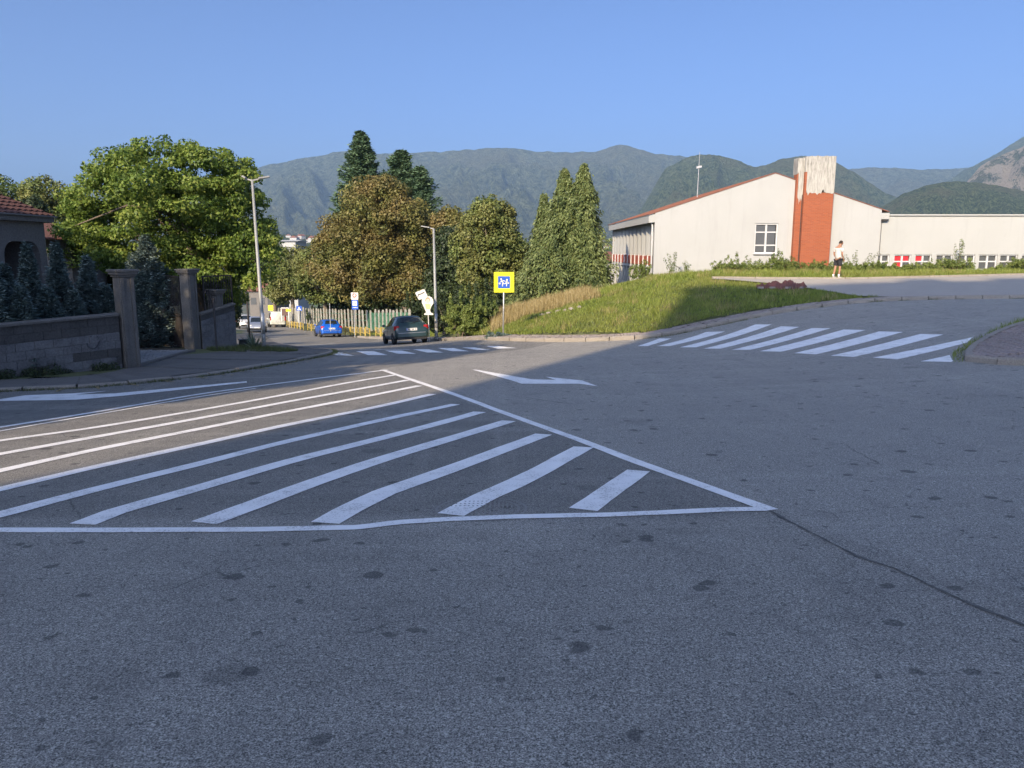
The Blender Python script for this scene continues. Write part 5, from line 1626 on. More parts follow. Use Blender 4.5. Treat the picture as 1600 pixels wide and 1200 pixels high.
# ------------------------------------------------------------------ cars
def car(name, label, loc, rz, L=4.2, W=1.72, Ht=1.44, paint_=None, kind='hatch', lights=True, cat='car', plate_marks=True):
    t = thing(name, label, cat, loc, rz)
    h = L / 2
    if kind == 'hatch':
        #      y      halfw  sill  belt  top   roofhalf
        ST = [(-h, .80, .30, .62, .66, .70), (-h+.03, .845, .26, .70, .84, .74), (-h+.10, .86, .24, .80, .96, .72), (-h+.20, .865, .23, .88, 1.04, .68),
              (-h+.42, .868, .22, .91, 1.27, .60), (-h+.60, .87, .22, .92, 1.38, .57), (-h+1.0, .87, .22, .92, 1.43, .57), (-h+1.6, .87, .22, .91, Ht, .57),
              (-h+2.2, .87, .22, .90, 1.42, .57), (-h+2.5, .87, .22, .89, 1.34, .58), (-h+2.95, .865, .22, .87, 1.08, .64), (-h+3.2, .86, .22, .84, .94, .70),
              (h-.5, .85, .22, .76, .84, .70), (h-.15, .80, .24, .62, .72, .66), (h, .66, .30, .50, .56, .56)]
        rw = (3, 5); sw = [(4, 6), (6, 7), (7, 9)]; ws = (9, 11)
    elif kind == 'van':
        ST = [(-h, .80, .35, .95, 1.75, .70), (-h+.05, .84, .30, 1.0, 1.84, .72), (-h+.5, .86, .26, 1.02, 1.90, .70), (-h+1.4, .86, .26, 1.02, 1.92, .70),
              (-h+2.4, .86, .26, 1.0, 1.88, .69), (-h+2.7, .86, .26, .98, 1.78, .68), (-h+3.3, .85, .26, .95, 1.25, .68), (-h+3.5, .84, .26, .92, 1.05, .70),
              (h-.4, .82, .26, .80, .92, .68), (h-.05, .76, .3, .6, .72, .6), (h, .7, .32, .52, .6, .55)]
        rw = None; sw = [(2, 3), (3, 4)]; ws = (5, 7)
    else:   # saloon/suv seen from the front
        ST = [(-h, .72, .32, .70, .78, .62), (-h+.1, .82, .26, .80, .98, .68), (-h+.5, .86, .24, .90, 1.20, .60), (-h+.9, .87, .24, .92, Ht-.04, .58),
              (-h+1.8, .87, .24, .92, Ht, .58), (-h+2.4, .87, .24, .90, Ht-.05, .58), (-h+3.0, .86, .24, .88, 1.06, .66), (-h+3.2, .86, .24, .86, .98, .70),
              (h-.35, .83, .24, .78, .86, .68), (h-.08, .76, .28, .6, .7, .62), (h, .68, .3, .52, .6, .56)]
        rw = (2, 3); sw = [(3, 4), (4, 5)]; ws = (5, 7)
    kW = W / 1.74
    kH = Ht / (1.44 if kind == 'hatch' else (1.92 if kind == 'van' else Ht))
    def ring(s):
        y, w_, zs, zb, zt, wr = s
        w_ *= kW; wr *= kW; zt = zs + (zt - zs) * (kH if zt > 1 else 1)
        half = [(0, zs), (w_ * .80, zs), (w_ * .95, zs + .06), (w_, zs + (zb - zs) * .35), (w_ * 1.0, zs + (zb - zs) * .7), (w_ * .975, zb),
                (wr + (w_ * .95 - wr) * .55, zb + (zt - zb) * .45), (wr + (w_ * .95 - wr) * .12, zb + (zt - zb) * .86), (wr * .88, zt - .012), (wr * .45, zt + .006), (0, zt + .012)]
        return half, y
    rings = []
    for s in ST:
        hf, y = ring(s)
        rings.append([(x, y, z) for x, z in hf] + [(-x, y, z) for x, z in hf[-2:0:-1]])
    n_ = len(rings[0])
    m_ = MB()
    V = [p for r in rings for p in r]
    Fc = [(i * n_ + k, i * n_ + (k + 1) % n_, (i + 1) * n_ + (k + 1) % n_, (i + 1) * n_ + k) for i in range(len(rings) - 1) for k in range(n_)]
    m_.add(V, Fc + [tuple(range(n_))[::-1], tuple((len(rings) - 1) * n_ + k for k in range(n_))])
    body = m_.build('body', paint_, t, smooth=True)
    me = body.data
    def P(i, k): return Vector(rings[i][k % n_])
    def patch(i0, i1, k0, k1, inset=.12, off=.008, ins2=None):
        """panel lying 8 mm proud of the body between rings i0..i1 and ring points k0..k1"""
        ii = list(range(i0, i1 + 1)); kk = list(range(k0, k1 + 1))
        def S(u, v):
            a = u * (len(ii) - 1); i = min(int(a), len(ii) - 2); fa = a - i
            b = v * (len(kk) - 1); k = min(int(b), len(kk) - 2); fb = b - k
            return (P(ii[i], kk[k]) * (1 - fa) * (1 - fb) + P(ii[i + 1], kk[k]) * fa * (1 - fb) + P(ii[i], kk[k + 1]) * (1 - fa) * fb + P(ii[i + 1], kk[k + 1]) * fa * fb)
        nu, nv = max(3, 2 * (len(ii) - 1) + 1), max(3, 2 * (len(kk) - 1) + 1)
        lo, hi = inset, 1 - inset
        l2, h2 = (ins2, 1 - ins2) if ins2 is not None else (lo, hi)
        G = []
        for a in np.linspace(lo, hi, nu):
            row = []
            for b in np.linspace(l2, h2, nv):
                e = .02
                du = S(min(a + e, 1), b) - S(max(a - e, 0), b); dv = S(a, min(b + e, 1)) - S(a, max(b - e, 0))
                nn = dv.cross(du)
                c0 = Vector((0, S(a, b).y, .75))
                if nn.length > 1e-9:
                    nn.normalize()
                    if nn.dot(S(a, b) - c0) < 0: nn = -nn
                else: nn = Vector((0, 0, 1))
                row.append(tuple(S(a, b) + nn * off))
            G.append(row)
        q = MB(); q.grid(G); return q
    G_ = M['carglass']
    if rw: patch(rw[0], rw[1], 8, 12, .10, ins2=-.02 + .08).build('rear_window', G_, t, smooth=True)
    for a, b in sw:
        patch(a, b, 5, 7, .06, ins2=.06).build('side_window', G_, t, smooth=True)
        patch(a, b, 13, 15, .06, ins2=.06).build('side_window', G_, t, smooth=True)
    patch(ws[0], ws[1], 8, 12, .06, ins2=.03).build('windscreen', G_, t, smooth=True)
    zrear = .88 if kind == 'hatch' else .9
    # tail lamps wrap the rear corners
    for s in (-1, 1):
        m_ = MB(); xx = s * W / 2 * .93
        if kind == 'van': m_.box((s * W / 2 * .93, -h + .03, 1.0), (.12, .10, .45))
        else:
            m_.prism([(s * W * .50, -h + .34), (s * W * .507, -h + .10), (s * W * .45, -h + .035), (s * W * .36, -h + .03), (s * W * .38, -h + .2)], .70, .93, 'xy')
        m_.build('tail_lamp', M['redlight'], t, smooth=False, bevel=.015)
        m_ = MB(); m_.prism([(s * W * .47, h - .42), (s * W * .455, h - .16), (s * W * .38, h - .05), (s * W * .28, h - .04), (s * W * .32, h - .3)], .60, .74, 'xy'); m_.build('headlight', M['signwhite'], t, bevel=.01)
        m_ = MB(); m_.box((s * (W / 2 + .09), h - 1.55 if kind != 'van' else h - 1.3, .98), (.16, .10, .12)); m_.bar((s * (W / 2 - .04), h - 1.5, .93), (s * (W / 2 + .04), h - 1.52, .96), .05); m_.build('mirror', paint_, t, bevel=.02)
    # bumpers, plate, handle, wiper
    m_ = MB(); m_.prism([(-W*.485, -h+.35),(-W*.487, -h+.02),(-W*.42, -h-.05),(W*.42, -h-.05),(W*.487, -h+.02),(W*.485, -h+.35)], .33, .58, 'xy'); m_.build('rear_bumper', paint_, t, bevel=.03)
    m_ = MB(); m_.box((0, -h + .06, .29), (W * .86, .14, .14)); m_.build('valance', M['blackplastic'], t)
    m_ = MB(); m_.box((0, -h - .052, .555), (W * .80, .012, .025)); m_.build('bumper_strip', M['rim'], t)
    m_ = MB(); m_.box((0, h - .02, .36), (W * .78, .14, .16)); m_.build('front_grille', M['blackplastic'], t, bevel=.02)
    zpl = .73 if kind != 'van' else .72
    m_ = MB(); m_.box((0, -h - .004, zpl), (.54, .03, .125)); po = m_.build('number_plate', M['signwhite'], t)
    m_ = MB(); m_.box((-.245, -h - .021, zpl), (.04, .004, .11)); m_.build('plate_band', M['blue'], po)
    m_ = MB()
    for k in range(7):
        if k in (2, 5): continue
        m_.box((-.17 + k * .062, -h - .021, zpl), (.035, .004, .07))
    m_.build('plate_mark', M['ink'], po)
    m_ = MB(); m_.box((0, h - .005, .47), (.52, .03, .12)); m_.build('number_plate', M['signwhite'], t)
    if rw: m_ = MB(); m_.bar((0, -h + .13, 1.02), (.36, -h + .25, 1.12), .02); m_.build('wiper', M['blackplastic'], t)
    # seams of doors
    for s in (-1, 1):
        m_ = MB(); m_.box((s * W / 2 * 1.002, .0, .56), (.006, .012, .62)); m_.box((s * W / 2 * 1.002, -1.0 if kind != 'van' else -.7, .66), (.006, .012, .45)); m_.box((s * W / 2 * 1.0, -.25, .80), (.03, .16, .03)); m_.build('door_seam', M['blackplastic'], t)
        for yy in (-h + .78, h - .80):
            m_ = MB(); m_.lathe([(0, 0), (.345, 0), (.345, .01), (0, .01)], (s * (W / 2 * .985) - (.0 if s > 0 else .01), yy, .34), 20, 'X'); m_.build('wheel_arch', M['blackplastic'], t)
            w_ = thing_part('wheel', t)
            w_.location = (s * (W / 2 - .085), yy, .31)
            q = MB(); q.lathe([(.19, -.10), (.28, -.10), (.308, -.08), (.312, 0), (.308, .08), (.28, .10), (.19, .10)], n=22, axis='X'); q.build('tyre', M['tyre'], w_, smooth=True)
            q = MB(); q.lathe([(0, -.09), (.2, -.08), (.2, .08), (0, .09)], n=18, axis='X')
            q.build('rim', M['rim'], w_)
            q = MB()
            for k in range(6):
                a = k * math.pi / 3; q.bar((s * .093, math.cos(a) * .04, math.sin(a) * .04), (s * .088, math.cos(a + .3) * .16, math.sin(a + .3) * .16), .035, .008)
            q.build('spoke_gap', M['blackplastic'], w_)
    return t
def thing_part(name, parent):
    o = bpy.data.objects.new(name, None); COL.objects.link(o); o.parent = parent; o.empty_display_size = .1
    return o
def ground_car(pxx, pyy, d): 
    p = pt(pxx, pyy, d); return (float(p[0]), d, float(p[2]))
def tilt(o, c, rz):
    """set the car on the slope"""
    e = .8
    fwd = Vector((-math.sin(rz), math.cos(rz), 0)); rt = Vector((math.cos(rz), math.sin(rz), 0))
    x, y = c[0], c[1]
    gf = (H(x + fwd.x * e, y + fwd.y * e) - H(x - fwd.x * e, y - fwd.y * e)) / (2 * e)
    gr2 = (H(x + rt.x * e, y + rt.y * e) - H(x - rt.x * e, y - rt.y * e)) / (2 * e)
    f = (fwd + Vector((0, 0, gf))).normalized(); r_ = (rt + Vector((0, 0, gr2))).normalized(); u = r_.cross(f).normalized(); r_ = f.cross(u)
    o.rotation_euler = Matrix((r_, f, u)).transposed().to_euler()
    o.location = (x, y, H(x, y) + .006)
cA = (-5.7, 40.6); rzA = R(19)
o = car('hatchback', 'dark green hatchback driving away at the crossing, nearest of the cars', (0, 0, 0), 0, 4.2, 1.74, 1.44, carpaint('dark_green_paint', (.018, .042, .042)))
tilt(o, cA, rzA)
cB = (float(pt(512, 527, 65.5)[0]), 65.5); rzB = R(24)
o = car('hatchback', 'bright blue hatchback driving down the road beside the fence', (0, 0, 0), 0, 4.0, 1.72, 1.46, carpaint('bright_blue_paint', (.005, .10, .50)))
tilt(o, cB, rzB)
cC = (float(pt(432, 511, 92)[0]), 92.0)
o = car('van', 'small white van parked on the right far down the road', (0, 0, 0), 0, 4.2, 1.78, 1.85, carpaint('white_van_paint', (.62, .64, .56)), kind='van', cat='van')
tilt(o, cC, R(22)); 
cD = (float(pt(401, 520, 76)[0]), 76.0)
o = car('oncoming_car', 'silver grey car coming up the road behind the corner lamp pole', (0, 0, 0), 0, 4.2, 1.76, 1.50, carpaint('silver_paint', (.22, .25, .32)), kind='suv')
tilt(o, cD, R(200))
cE = (float(pt(384, 514, 86)[0]), 86.0)
o = car('oncoming_car', 'white car parked left of the silver one far down the road', (0, 0, 0), 0, 4.2, 1.76, 1.50, carpaint('white_paint', (.66, .66, .64)), kind='suv')
tilt(o, cE, R(205))
cG = (float(pt(250, 512, 37)[0]), 37.0)
o = car('yard_car', 'dark parked car glimpsed in the yard at the end of the driveway', (0, 0, 0), 0, 4.2, 1.76, 1.46, carpaint('dark_paint', (.05, .06, .07)), kind='suv')
tilt(o, cG, R(80))

# ------------------------------------------------------------------ the person
def skinned(name, joints, edges, radii, mat, parent, sub=2, root=0):
    me = bpy.data.meshes.new(name); me.from_pydata([tuple(j) for j in joints], edges, [])
    me.materials.append(mat)
    o = bpy.data.objects.new(name, me); COL.objects.link(o); o.parent = parent
    o.modifiers.new('skin', 'SKIN').use_smooth_shade = True
    for i, v_ in enumerate(me.skin_vertices[0].data):
        v_.radius = radii[i] if hasattr(radii[i], '__len__') else (radii[i], radii[i]); v_.use_root = (i == root)
    s = o.modifiers.new('sub', 'SUBSURF'); s.levels = sub; s.render_levels = sub
    return o
pp = pt(1307.5, 437.5, 36.5)
person = thing('person', 'person in a white t-shirt and black shorts standing on the terrace, head bowed', 'person', (float(pp[0]), 36.5, HB(pp[0], 36.5) + .07), R(-62))
# local frame: +y is the way the person faces
J = [(0,0,.95),(0,-.01,1.12),(0,-.02,1.30),(0,-.02,1.44),(0,.04,1.53),(0,.11,1.62),(0,.14,1.70),
     (.09,0,.90),(.10,.03,.50),(.10,-.01,.09),(.10,.13,.04),
     (-.09,0,.90),(-.09,-.05,.50),(-.10,-.14,.10),(-.10,-.01,.04),
     (.19,-.02,1.40),(.23,-.04,1.13),(.19,.10,.93),(.17,.15,.87),
     (-.19,-.02,1.40),(-.23,-.04,1.13),(-.19,.10,.93),(-.17,.15,.87),(0,.235,1.635)]
Ed = [(0,1),(1,2),(2,3),(3,4),(4,5),(5,6),(0,7),(7,8),(8,9),(9,10),(0,11),(11,12),(12,13),(13,14),(3,15),(15,16),(16,17),(17,18),(3,19),(19,20),(20,21),(21,22),(5,23)]
Rd = [(.13,.10),(.125,.095),(.15,.105),(.12,.08),.055,(.085,.10),(.075,.085),.085,.055,.038,.035,.085,.055,.038,.035,.055,.040,.028,.035,.055,.040,.028,.035,.018]
skinned('body', J, Ed, Rd, M['skin'], person)
def fingers(hand, side):
    m_ = MB()
    base = Vector(J[hand]); 
    for k in range(4):
        a = base + Vector((side * (k - 1.5) * .017, .02, -.015)); l_ = (.055, .065, .06, .045)[k]
        m_.tube([a, a + Vector((0, .02, -l_ * .6)), a + Vector((0, .005, -l_))], [.010, .009, .007], 6)
    a = base + Vector((-side * .03, .015, .0)); m_.tube([a, a + Vector((-side * .02, .02, -.02)), a + Vector((-side * .01, .035, -.035))], [.011, .010, .008], 6)
    m_.build('fingers', M['skin'], person, smooth=True)
fingers(18, 1); fingers(22, -1)
skinned('shirt', [(0,0,.87),(0,-.01,1.12),(0,-.02,1.30),(0,-.02,1.43),(.19,-.02,1.41),(.235,-.035,1.22),(-.19,-.02,1.41),(-.235,-.035,1.22)],
        [(0,1),(1,2),(2,3),(3,4),(4,5),(3,6),(6,7)], [(.175,.14),(.16,.125),(.175,.13),(.13,.095),(.085,.085),(.075,.08),(.085,.085),(.075,.08)], M['shirt'], person)
skinned('shorts', [(0,0,.96),(.09,0,.86),(.105,.03,.56),(-.09,0,.86),(-.10,-.04,.56)], [(0,1),(1,2),(0,3),(3,4)], [(.155,.12),.115,.10,.115,.10], M['shorts'], person)
for s, y0 in ((1, .0), (-1, -.13)):
    skinned('shoe', [(s * .10, y0 - .04, .05), (s * .10, y0 + .08, .045), (s * .10, y0 + .19, .03)], [(0, 1), (1, 2)], [(.05, .05), (.05, .045), (.04, .03)], M['signwhite'], person)
    m_ = MB(); m_.tube([(s * .10, y0 - .01, .08), (s * .10, y0 - .012, .20)], [.045, .045], 10); m_.build('sock', M['signwhite'], person, smooth=True)
m_ = MB()
Vh = []
for i in range(7):
    th_ = math.pi * .5 * i / 6
    for k in range(14):
        a = 2 * math.pi * k / 14
        Vh.append((0 + .094 * math.cos(a) * math.cos(th_), .10 + .108 * math.sin(a) * math.cos(th_) , 1.66 + .105 * math.sin(th_) - (.035 if math.sin(a) < -.2 else 0) * math.cos(th_)))
m_.add(Vh, [(i * 14 + k, i * 14 + (k + 1) % 14, (i + 1) * 14 + (k + 1) % 14, (i + 1) * 14 + k) for i in range(6) for k in range(14)]); m_.build('hair', M['hair'], person, smooth=True)
for s in (-1, 1):
    m_ = MB(); m_.lathe([(0, -.012), (.013, 0), (0, .012)], (s * .035, .208, 1.665), 8); m_.build('eye', M['ink'], person, smooth=True)
    m_ = MB(); m_.lathe([(0, -.03), (.018, -.01), (.022, .02), (0, .03)], (s * .095, .11, 1.64), 8); m_.build('ear', M['skin'], person, smooth=True)
m_ = MB(); m_.bar((-.025, .205, 1.585), (.025, .205, 1.585), .012); m_.build('mouth', M['signred'], person)

# dark red heap at the edge of the terrace
hp = at(1220, 451, HB)
t = thing('covered_heap', 'long low heap under a dark red cover on the near edge of the terrace', 'heap', (hp[0], hp[1], HB(*hp) + .03), -.05)
n1, n2 = 40, 12
G = []
rsx = np.random.default_rng(2)
lump = rsx.normal(0, .05, (n1 + 1, n2 + 1)); lump = (lump + np.roll(lump, 1, 0) + np.roll(lump, 1, 1)) / 1.8
for i in range(n1 + 1):
    u = i / n1; hh = .36 * math.sin(math.pi * min(1, u * 1.0)) ** .45 * (.55 + .45 * u) + .05 * math.sin(u * 21) * (u > .1) * (u < .95)
    row = []
    for j in range(n2 + 1):
        v = j / n2; row.append((-1.15 + 2.3 * u, -.38 + .76 * v + .05 * math.sin(u * 9), max(-.06, hh * math.sin(math.pi * v) ** .6 + (lump[i, j] if 0 < j < n2 and 0 < i < n1 else -.05))))
    G.append(row)
m_ = MB(); m_.grid(G); m_.build('cover', M['heap'], t, smooth=True)
for k, (x, y) in enumerate(((-1.0, -.45), (-.5, -.5), (.2, -.48), (.8, -.5))):
    m_ = MB(); m_.box((x, y + .08, .03), (.24, .12, .09), rz=.3 * k); m_.build('brick', M['paver'], t)

# ------------------------------------------------------------------ vegetation
def P3(a, b, d): return tuple(float(q) for q in pt(a, b, d))
def E(a, b, d, rw_, rh_, depth=None):
    """crown envelope centred on bearing a, height b, at distance d; half sizes given in the same units"""
    c = pt(a, b, d); return (c[0], c[1], c[2], rw_ / F * d, (depth or rw_) / F * d, rh_ / F * d)
# the maple at the left
dM = 30.0
bM = (float(pt(330, 500, dM)[0]), dM, H(pt(330, 500, dM)[0], dM))
broad_tree('maple_tree', 'big light green maple spreading over the gate at the left', bM,
           [E(262,325,dM,150,108), E(355,330,dM,72,98), E(170,335,dM,78,72), E(260,400,dM-.5,120,42), E(385,400,dM-1,54,62), E(320,290,dM,90,72), E(235,275,dM,62,58),
            E(130,345,dM,44,55), E(120,385,dM+1,40,40), E(380,430,dM+1,34,36), E(412,375,dM,30,30), E(104,362,dM-2.5,16,22), E(310,425,dM-1,70,26), E(355,455,dM,40,32)],
           95000, .125, L_maple, 620, (.28, .55), .2, seed=11, up=.45, flat=.6, fill=.78)
# trees behind the house
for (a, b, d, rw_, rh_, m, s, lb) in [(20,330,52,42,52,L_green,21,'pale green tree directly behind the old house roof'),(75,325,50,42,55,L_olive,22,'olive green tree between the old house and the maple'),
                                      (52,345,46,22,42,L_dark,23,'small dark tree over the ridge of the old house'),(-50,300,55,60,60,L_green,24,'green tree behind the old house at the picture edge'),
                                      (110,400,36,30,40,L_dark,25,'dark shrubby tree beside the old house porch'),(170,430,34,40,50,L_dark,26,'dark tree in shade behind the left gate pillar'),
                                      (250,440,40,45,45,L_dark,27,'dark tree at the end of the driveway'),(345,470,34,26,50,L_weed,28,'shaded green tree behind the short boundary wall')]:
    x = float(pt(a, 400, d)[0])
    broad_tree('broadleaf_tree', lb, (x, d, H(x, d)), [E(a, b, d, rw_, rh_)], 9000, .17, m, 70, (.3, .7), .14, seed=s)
# blue spruces in the garden
for k, (a, ty, d, r_) in enumerate([(4,418,18.6,.7),(43,386,19.6,.55),(25,452,18.2,.6),(88,384,20.4,.6),(68,455,19.2,.65),(135,405,21.4,.7),(108,458,20.3,.6),(162,452,21.5,.6),(228,372,27,1.35),(205,400,27.5,.9),(-20,400,18,.8)]):
    x = float(pt(a, 400, d)[0]); z = H(x, d); h = float(pt(a, ty, d)[2]) - z
    lab = ['short silvery spruce at the left picture edge behind the garden wall','pointed blue spruce in front of the dark porch opening','small low spruce behind the left end of the garden wall','tall pale-tipped blue spruce right of the porch opening',
           'low bushy spruce under the pale-tipped one','blue spruce above the chalked smile on the wall','low spruce in the gap beside the smile','low spruce next to the left gate pillar','large blue spruce inside the gate between the two pillars','second slimmer spruce just inside the gate','blue spruce outside the left picture edge'][k]
    conifer('blue_spruce', lab, (x, d, z), h, r_, L_blue, seed=40 + k, n=17000 if r_ < 1 else 34000, leaf=.085, droop=.0, power=.75, ragged=.3, group='blue spruces in the garden', thin=.08)
# trees right of the down road
def gz2(a, d): 
    x = float(pt(a, 400, d)[0]); return (x, d, HB(x, d))
dB = 68.0
broad_tree('chestnut_tree', 'large browning chestnut tree, the biggest crown in the middle of the row', gz2(636, dB),
           [E(600,350,dB,80,80), E(560,390,dB,65,75), E(640,380,dB,48,85), E(532,375,dB,32,46), E(600,300,dB,52,32), E(580,440,dB,85,45), E(650,440,dB-1,38,42), E(530,420,dB-1,42,40), E(655,345,dB,28,40), E(622,298,dB,24,24), E(512,385,dB,22,30), E(500,425,dB,18,22)],
           120000, .21, L_brown, 420, (.5, 1.35), .30, seed=51, fill=.62, flat=.7)
broad_tree('chestnut_tree', 'rusty tipped chestnut left of the big browning one', gz2(505, 78), [E(505,432,78,50,52), E(480,415,78,28,34)], 22000, .24, L_olive, 130, (.5, 1.0), .28, seed=52)
broad_tree('lime_tree', 'yellowish round tree behind the far end of the fence', gz2(455, 93), [E(455,425,93,36,46), E(440,455,93,28,26)], 16000, .27, L_olive, 100, (.6, 1.1), .28, seed=53)
broad_tree('broadleaf_tree', 'dark green tree at the left of the street far down', (float(pt(425,400,95)[0]), 95, -8.0), [E(425,410,95,32,34)], 9000, .3, L_dark, 60, (.7, 1.3), .3, seed=54)
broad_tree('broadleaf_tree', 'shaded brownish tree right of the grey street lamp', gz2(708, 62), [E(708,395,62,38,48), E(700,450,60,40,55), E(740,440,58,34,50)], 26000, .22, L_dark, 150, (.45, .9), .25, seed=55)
broad_tree('chestnut_tree', 'small browning crown showing right of the lamp head', gz2(700, 66), [E(702,355,66,34,34)], 9000, .24, L_brown, 60, (.5, .9), .2, seed=56)
dK = 54.0
broad_tree('hornbeam_tree', 'dense rounded olive tree left of the weeping conifers', gz2(772, dK), [E(765,370,dK,52,60), E(766,334,dK,36,30), E(728,385,dK,26,40), E(770,430,dK,60,50), E(800,410,dK,32,55)],
           48000, .19, L_olive, 260, (.35, .85), .25, seed=57, fill=.82)
def fir(lb, a, ty, d, r_, seed, mat=L_fir, **kw):
    b = gz2(a, d); h = float(pt(a, ty, d)[2]) - b[2]
    return conifer(kw.pop('name', 'fir_tree'), lb, b, h, r_, mat, seed=seed, **kw)
fir('tall blue-green fir rising behind the brown chestnut, highest of all', 570, 207, 86, 5.9, 61, n=90000, leaf=.32, ragged=.28, power=.72, thin=.35)
fir('ragged fir with twin tops behind the chestnut right of the tallest one', 630, 236, 82, 5.1, 62, n=65000, leaf=.32, ragged=.4, power=.6, thin=.35)
fir('lower side fir leaning out right behind the chestnut', 658, 262, 81, 4.0, 63, n=42000, leaf=.32, ragged=.4, power=.55, thin=.35)
dW = 48.0
fir('slim weeping conifer at the left of its group', 849, 303, dW + 2, 2.1, 64, L_weep, n=34000, leaf=.17, droop=.3, weep=.5, power=.8, ragged=.4, name='weeping_conifer', thin=.16)
fir('tall weeping conifer with pale green hanging sprays, left of the pair', 881, 264, dW, 3.0, 65, L_weep, n=70000, leaf=.17, droop=.3, weep=.55, power=.78, ragged=.4, name='weeping_conifer', thin=.16)
fir('tallest weeping conifer with a leaning spire nearest the school', 910, 256, dW - .5, 2.3, 66, L_weep, n=58000, leaf=.17, droop=.3, weep=.55, power=.7, name='weeping_conifer', thin=.16, ragged=.35)
fir('low skirted weeping conifer between the olive tree and the tall pair', 858, 372, dW - 1, 2.8, 67, L_weep, n=26000, leaf=.20, droop=.25, weep=.5, power=.5, name='weeping_conifer', thin=.16)
fir('low hanging conifer at the foot of the tall pair', 920, 360, dW - 1.5, 1.7, 68, L_weep, n=20000, leaf=.20, droop=.25, weep=.5, power=.5, name='weeping_conifer', thin=.16)
def bsh(lb, a, pb, d, rads, n, size, mat, seed, **kw):
    x = float(pt(a, 400, d)[0]); return bush(kw.pop('name', 'bush'), lb, (x, d, HB(x, d)), rads, n, size, mat, seed, **kw)
bsh('round leafy green bush right of the grey street lamp', 727, 0, 40.5, (1.35, 1.2, 2.1), 22000, .10, L_bush, 71, ncl=50)
bsh('darker bush overlapping the right of the leafy one', 757, 0, 42, (.9, .9, 1.6), 9000, .10, L_green, 72, ncl=30)
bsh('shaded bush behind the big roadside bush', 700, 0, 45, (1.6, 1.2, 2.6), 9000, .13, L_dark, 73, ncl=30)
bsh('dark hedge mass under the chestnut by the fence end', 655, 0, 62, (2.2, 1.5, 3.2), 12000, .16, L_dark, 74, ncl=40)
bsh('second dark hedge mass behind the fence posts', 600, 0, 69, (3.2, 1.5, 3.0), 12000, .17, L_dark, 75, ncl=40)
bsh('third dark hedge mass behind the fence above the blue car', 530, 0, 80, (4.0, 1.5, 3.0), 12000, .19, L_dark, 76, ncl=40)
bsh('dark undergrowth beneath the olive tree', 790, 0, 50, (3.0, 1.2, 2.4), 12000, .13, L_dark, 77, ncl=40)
bsh('wild shrub climbing the left corner of the school gable', 1003, 0, 43.2, (.75, .6, 1.15), 3000, .08, L_bush, 78, ncl=30)
bsh('grey-leaved low shrub at the foot of the children sign', 775, 0, 33.2, (.75, .5, .42), 4500, .06, L_blue, 79, ncl=20)
WB = [(1135,1.0,.9),(1155,1.2,1.2),(1180,1.1,.85),(1200,1.1,.9),(1218,.9,1.35),(1240,1.0,1.0),(1262,1.2,.75),(1285,.9,.8),(1322,1.0,.8),(1345,.9,.65),(1372,.9,.75),(1402,1.1,.55),(1430,1.0,.55),(1455,1.1,.75),(1480,1.2,1.1),(1500,1.2,1.0),(1560,.7,.35),(1592,1.2,.9),(1612,1.3,1.2)]
for k, (a, w_, h_) in enumerate(WB):
    d = 42.6 + (k % 3) * .5 if a < 1380 else 43.8 + (k % 3) * .4
    nb_ = 'before the gable left of the chimney' if a < 1235 else ('at the foot of the brick chimney' if a < 1295 else ('before the wall right of the person' if a < 1385 else 'before the wing windows'))
    sz_ = 'tall' if h_ >= 1.1 else ('low' if h_ < .7 else 'middling')
    ord_ = ['first','second','third','fourth','fifth','sixth','seventh','eighth','ninth','tenth'][sum(1 for q in WB[:k] if (q[0] < 1235, q[0] < 1295, q[0] < 1385) == (a < 1235, a < 1295, a < 1385))]
    bsh('%s %s leafy shrub %s' % (ord_, sz_, nb_), a, 0, d, (w_ * .95, .8, h_ * .72 + .18), 3400, .07, L_bush, 100 + k, ncl=24, group='shrubs along the school wall')
# thin wild stalks reaching above the shrubs
def stalk(lb, a, d, h, seed):
    rs = np.random.default_rng(seed); x = float(pt(a, 400, d)[0]); z = HB(x, d)
    t = thing('tall_weed', lb, 'weed', (x, d, z))
    m_ = MB(); cen = []
    for k in range(5):
        dx = rs.normal() * .35; hh = h * (.6 + .4 * rs.random()); P_ = [(0, 0, -.05), (dx * .4, 0, hh * .5), (dx, rs.normal() * .1, hh)]
        m_.tube(P_, [.014, .01, .004], 4)
        for q in np.linspace(.35, 1, 6): cen.append((dx * q, 0, hh * q))
    m_.build('stem', M['bark'], t); leaves('foliage', cen, np.full(len(cen), .12), 420, .07, L_green, t, rs=rs)
stalk('spindly weed stalks against the gable by its left corner', 1052, 43.5, 1.5, 1)
stalk('sparse weed stalks before the gable between corner and shrubs', 1075, 43.6, 1.0, 2)
stalk('tall thin weed branches right of the person', 1340, 43.5, 1.5, 3)
stalk('tall weed branches above the middle of the wing windows', 1498, 44, 1.9, 4)
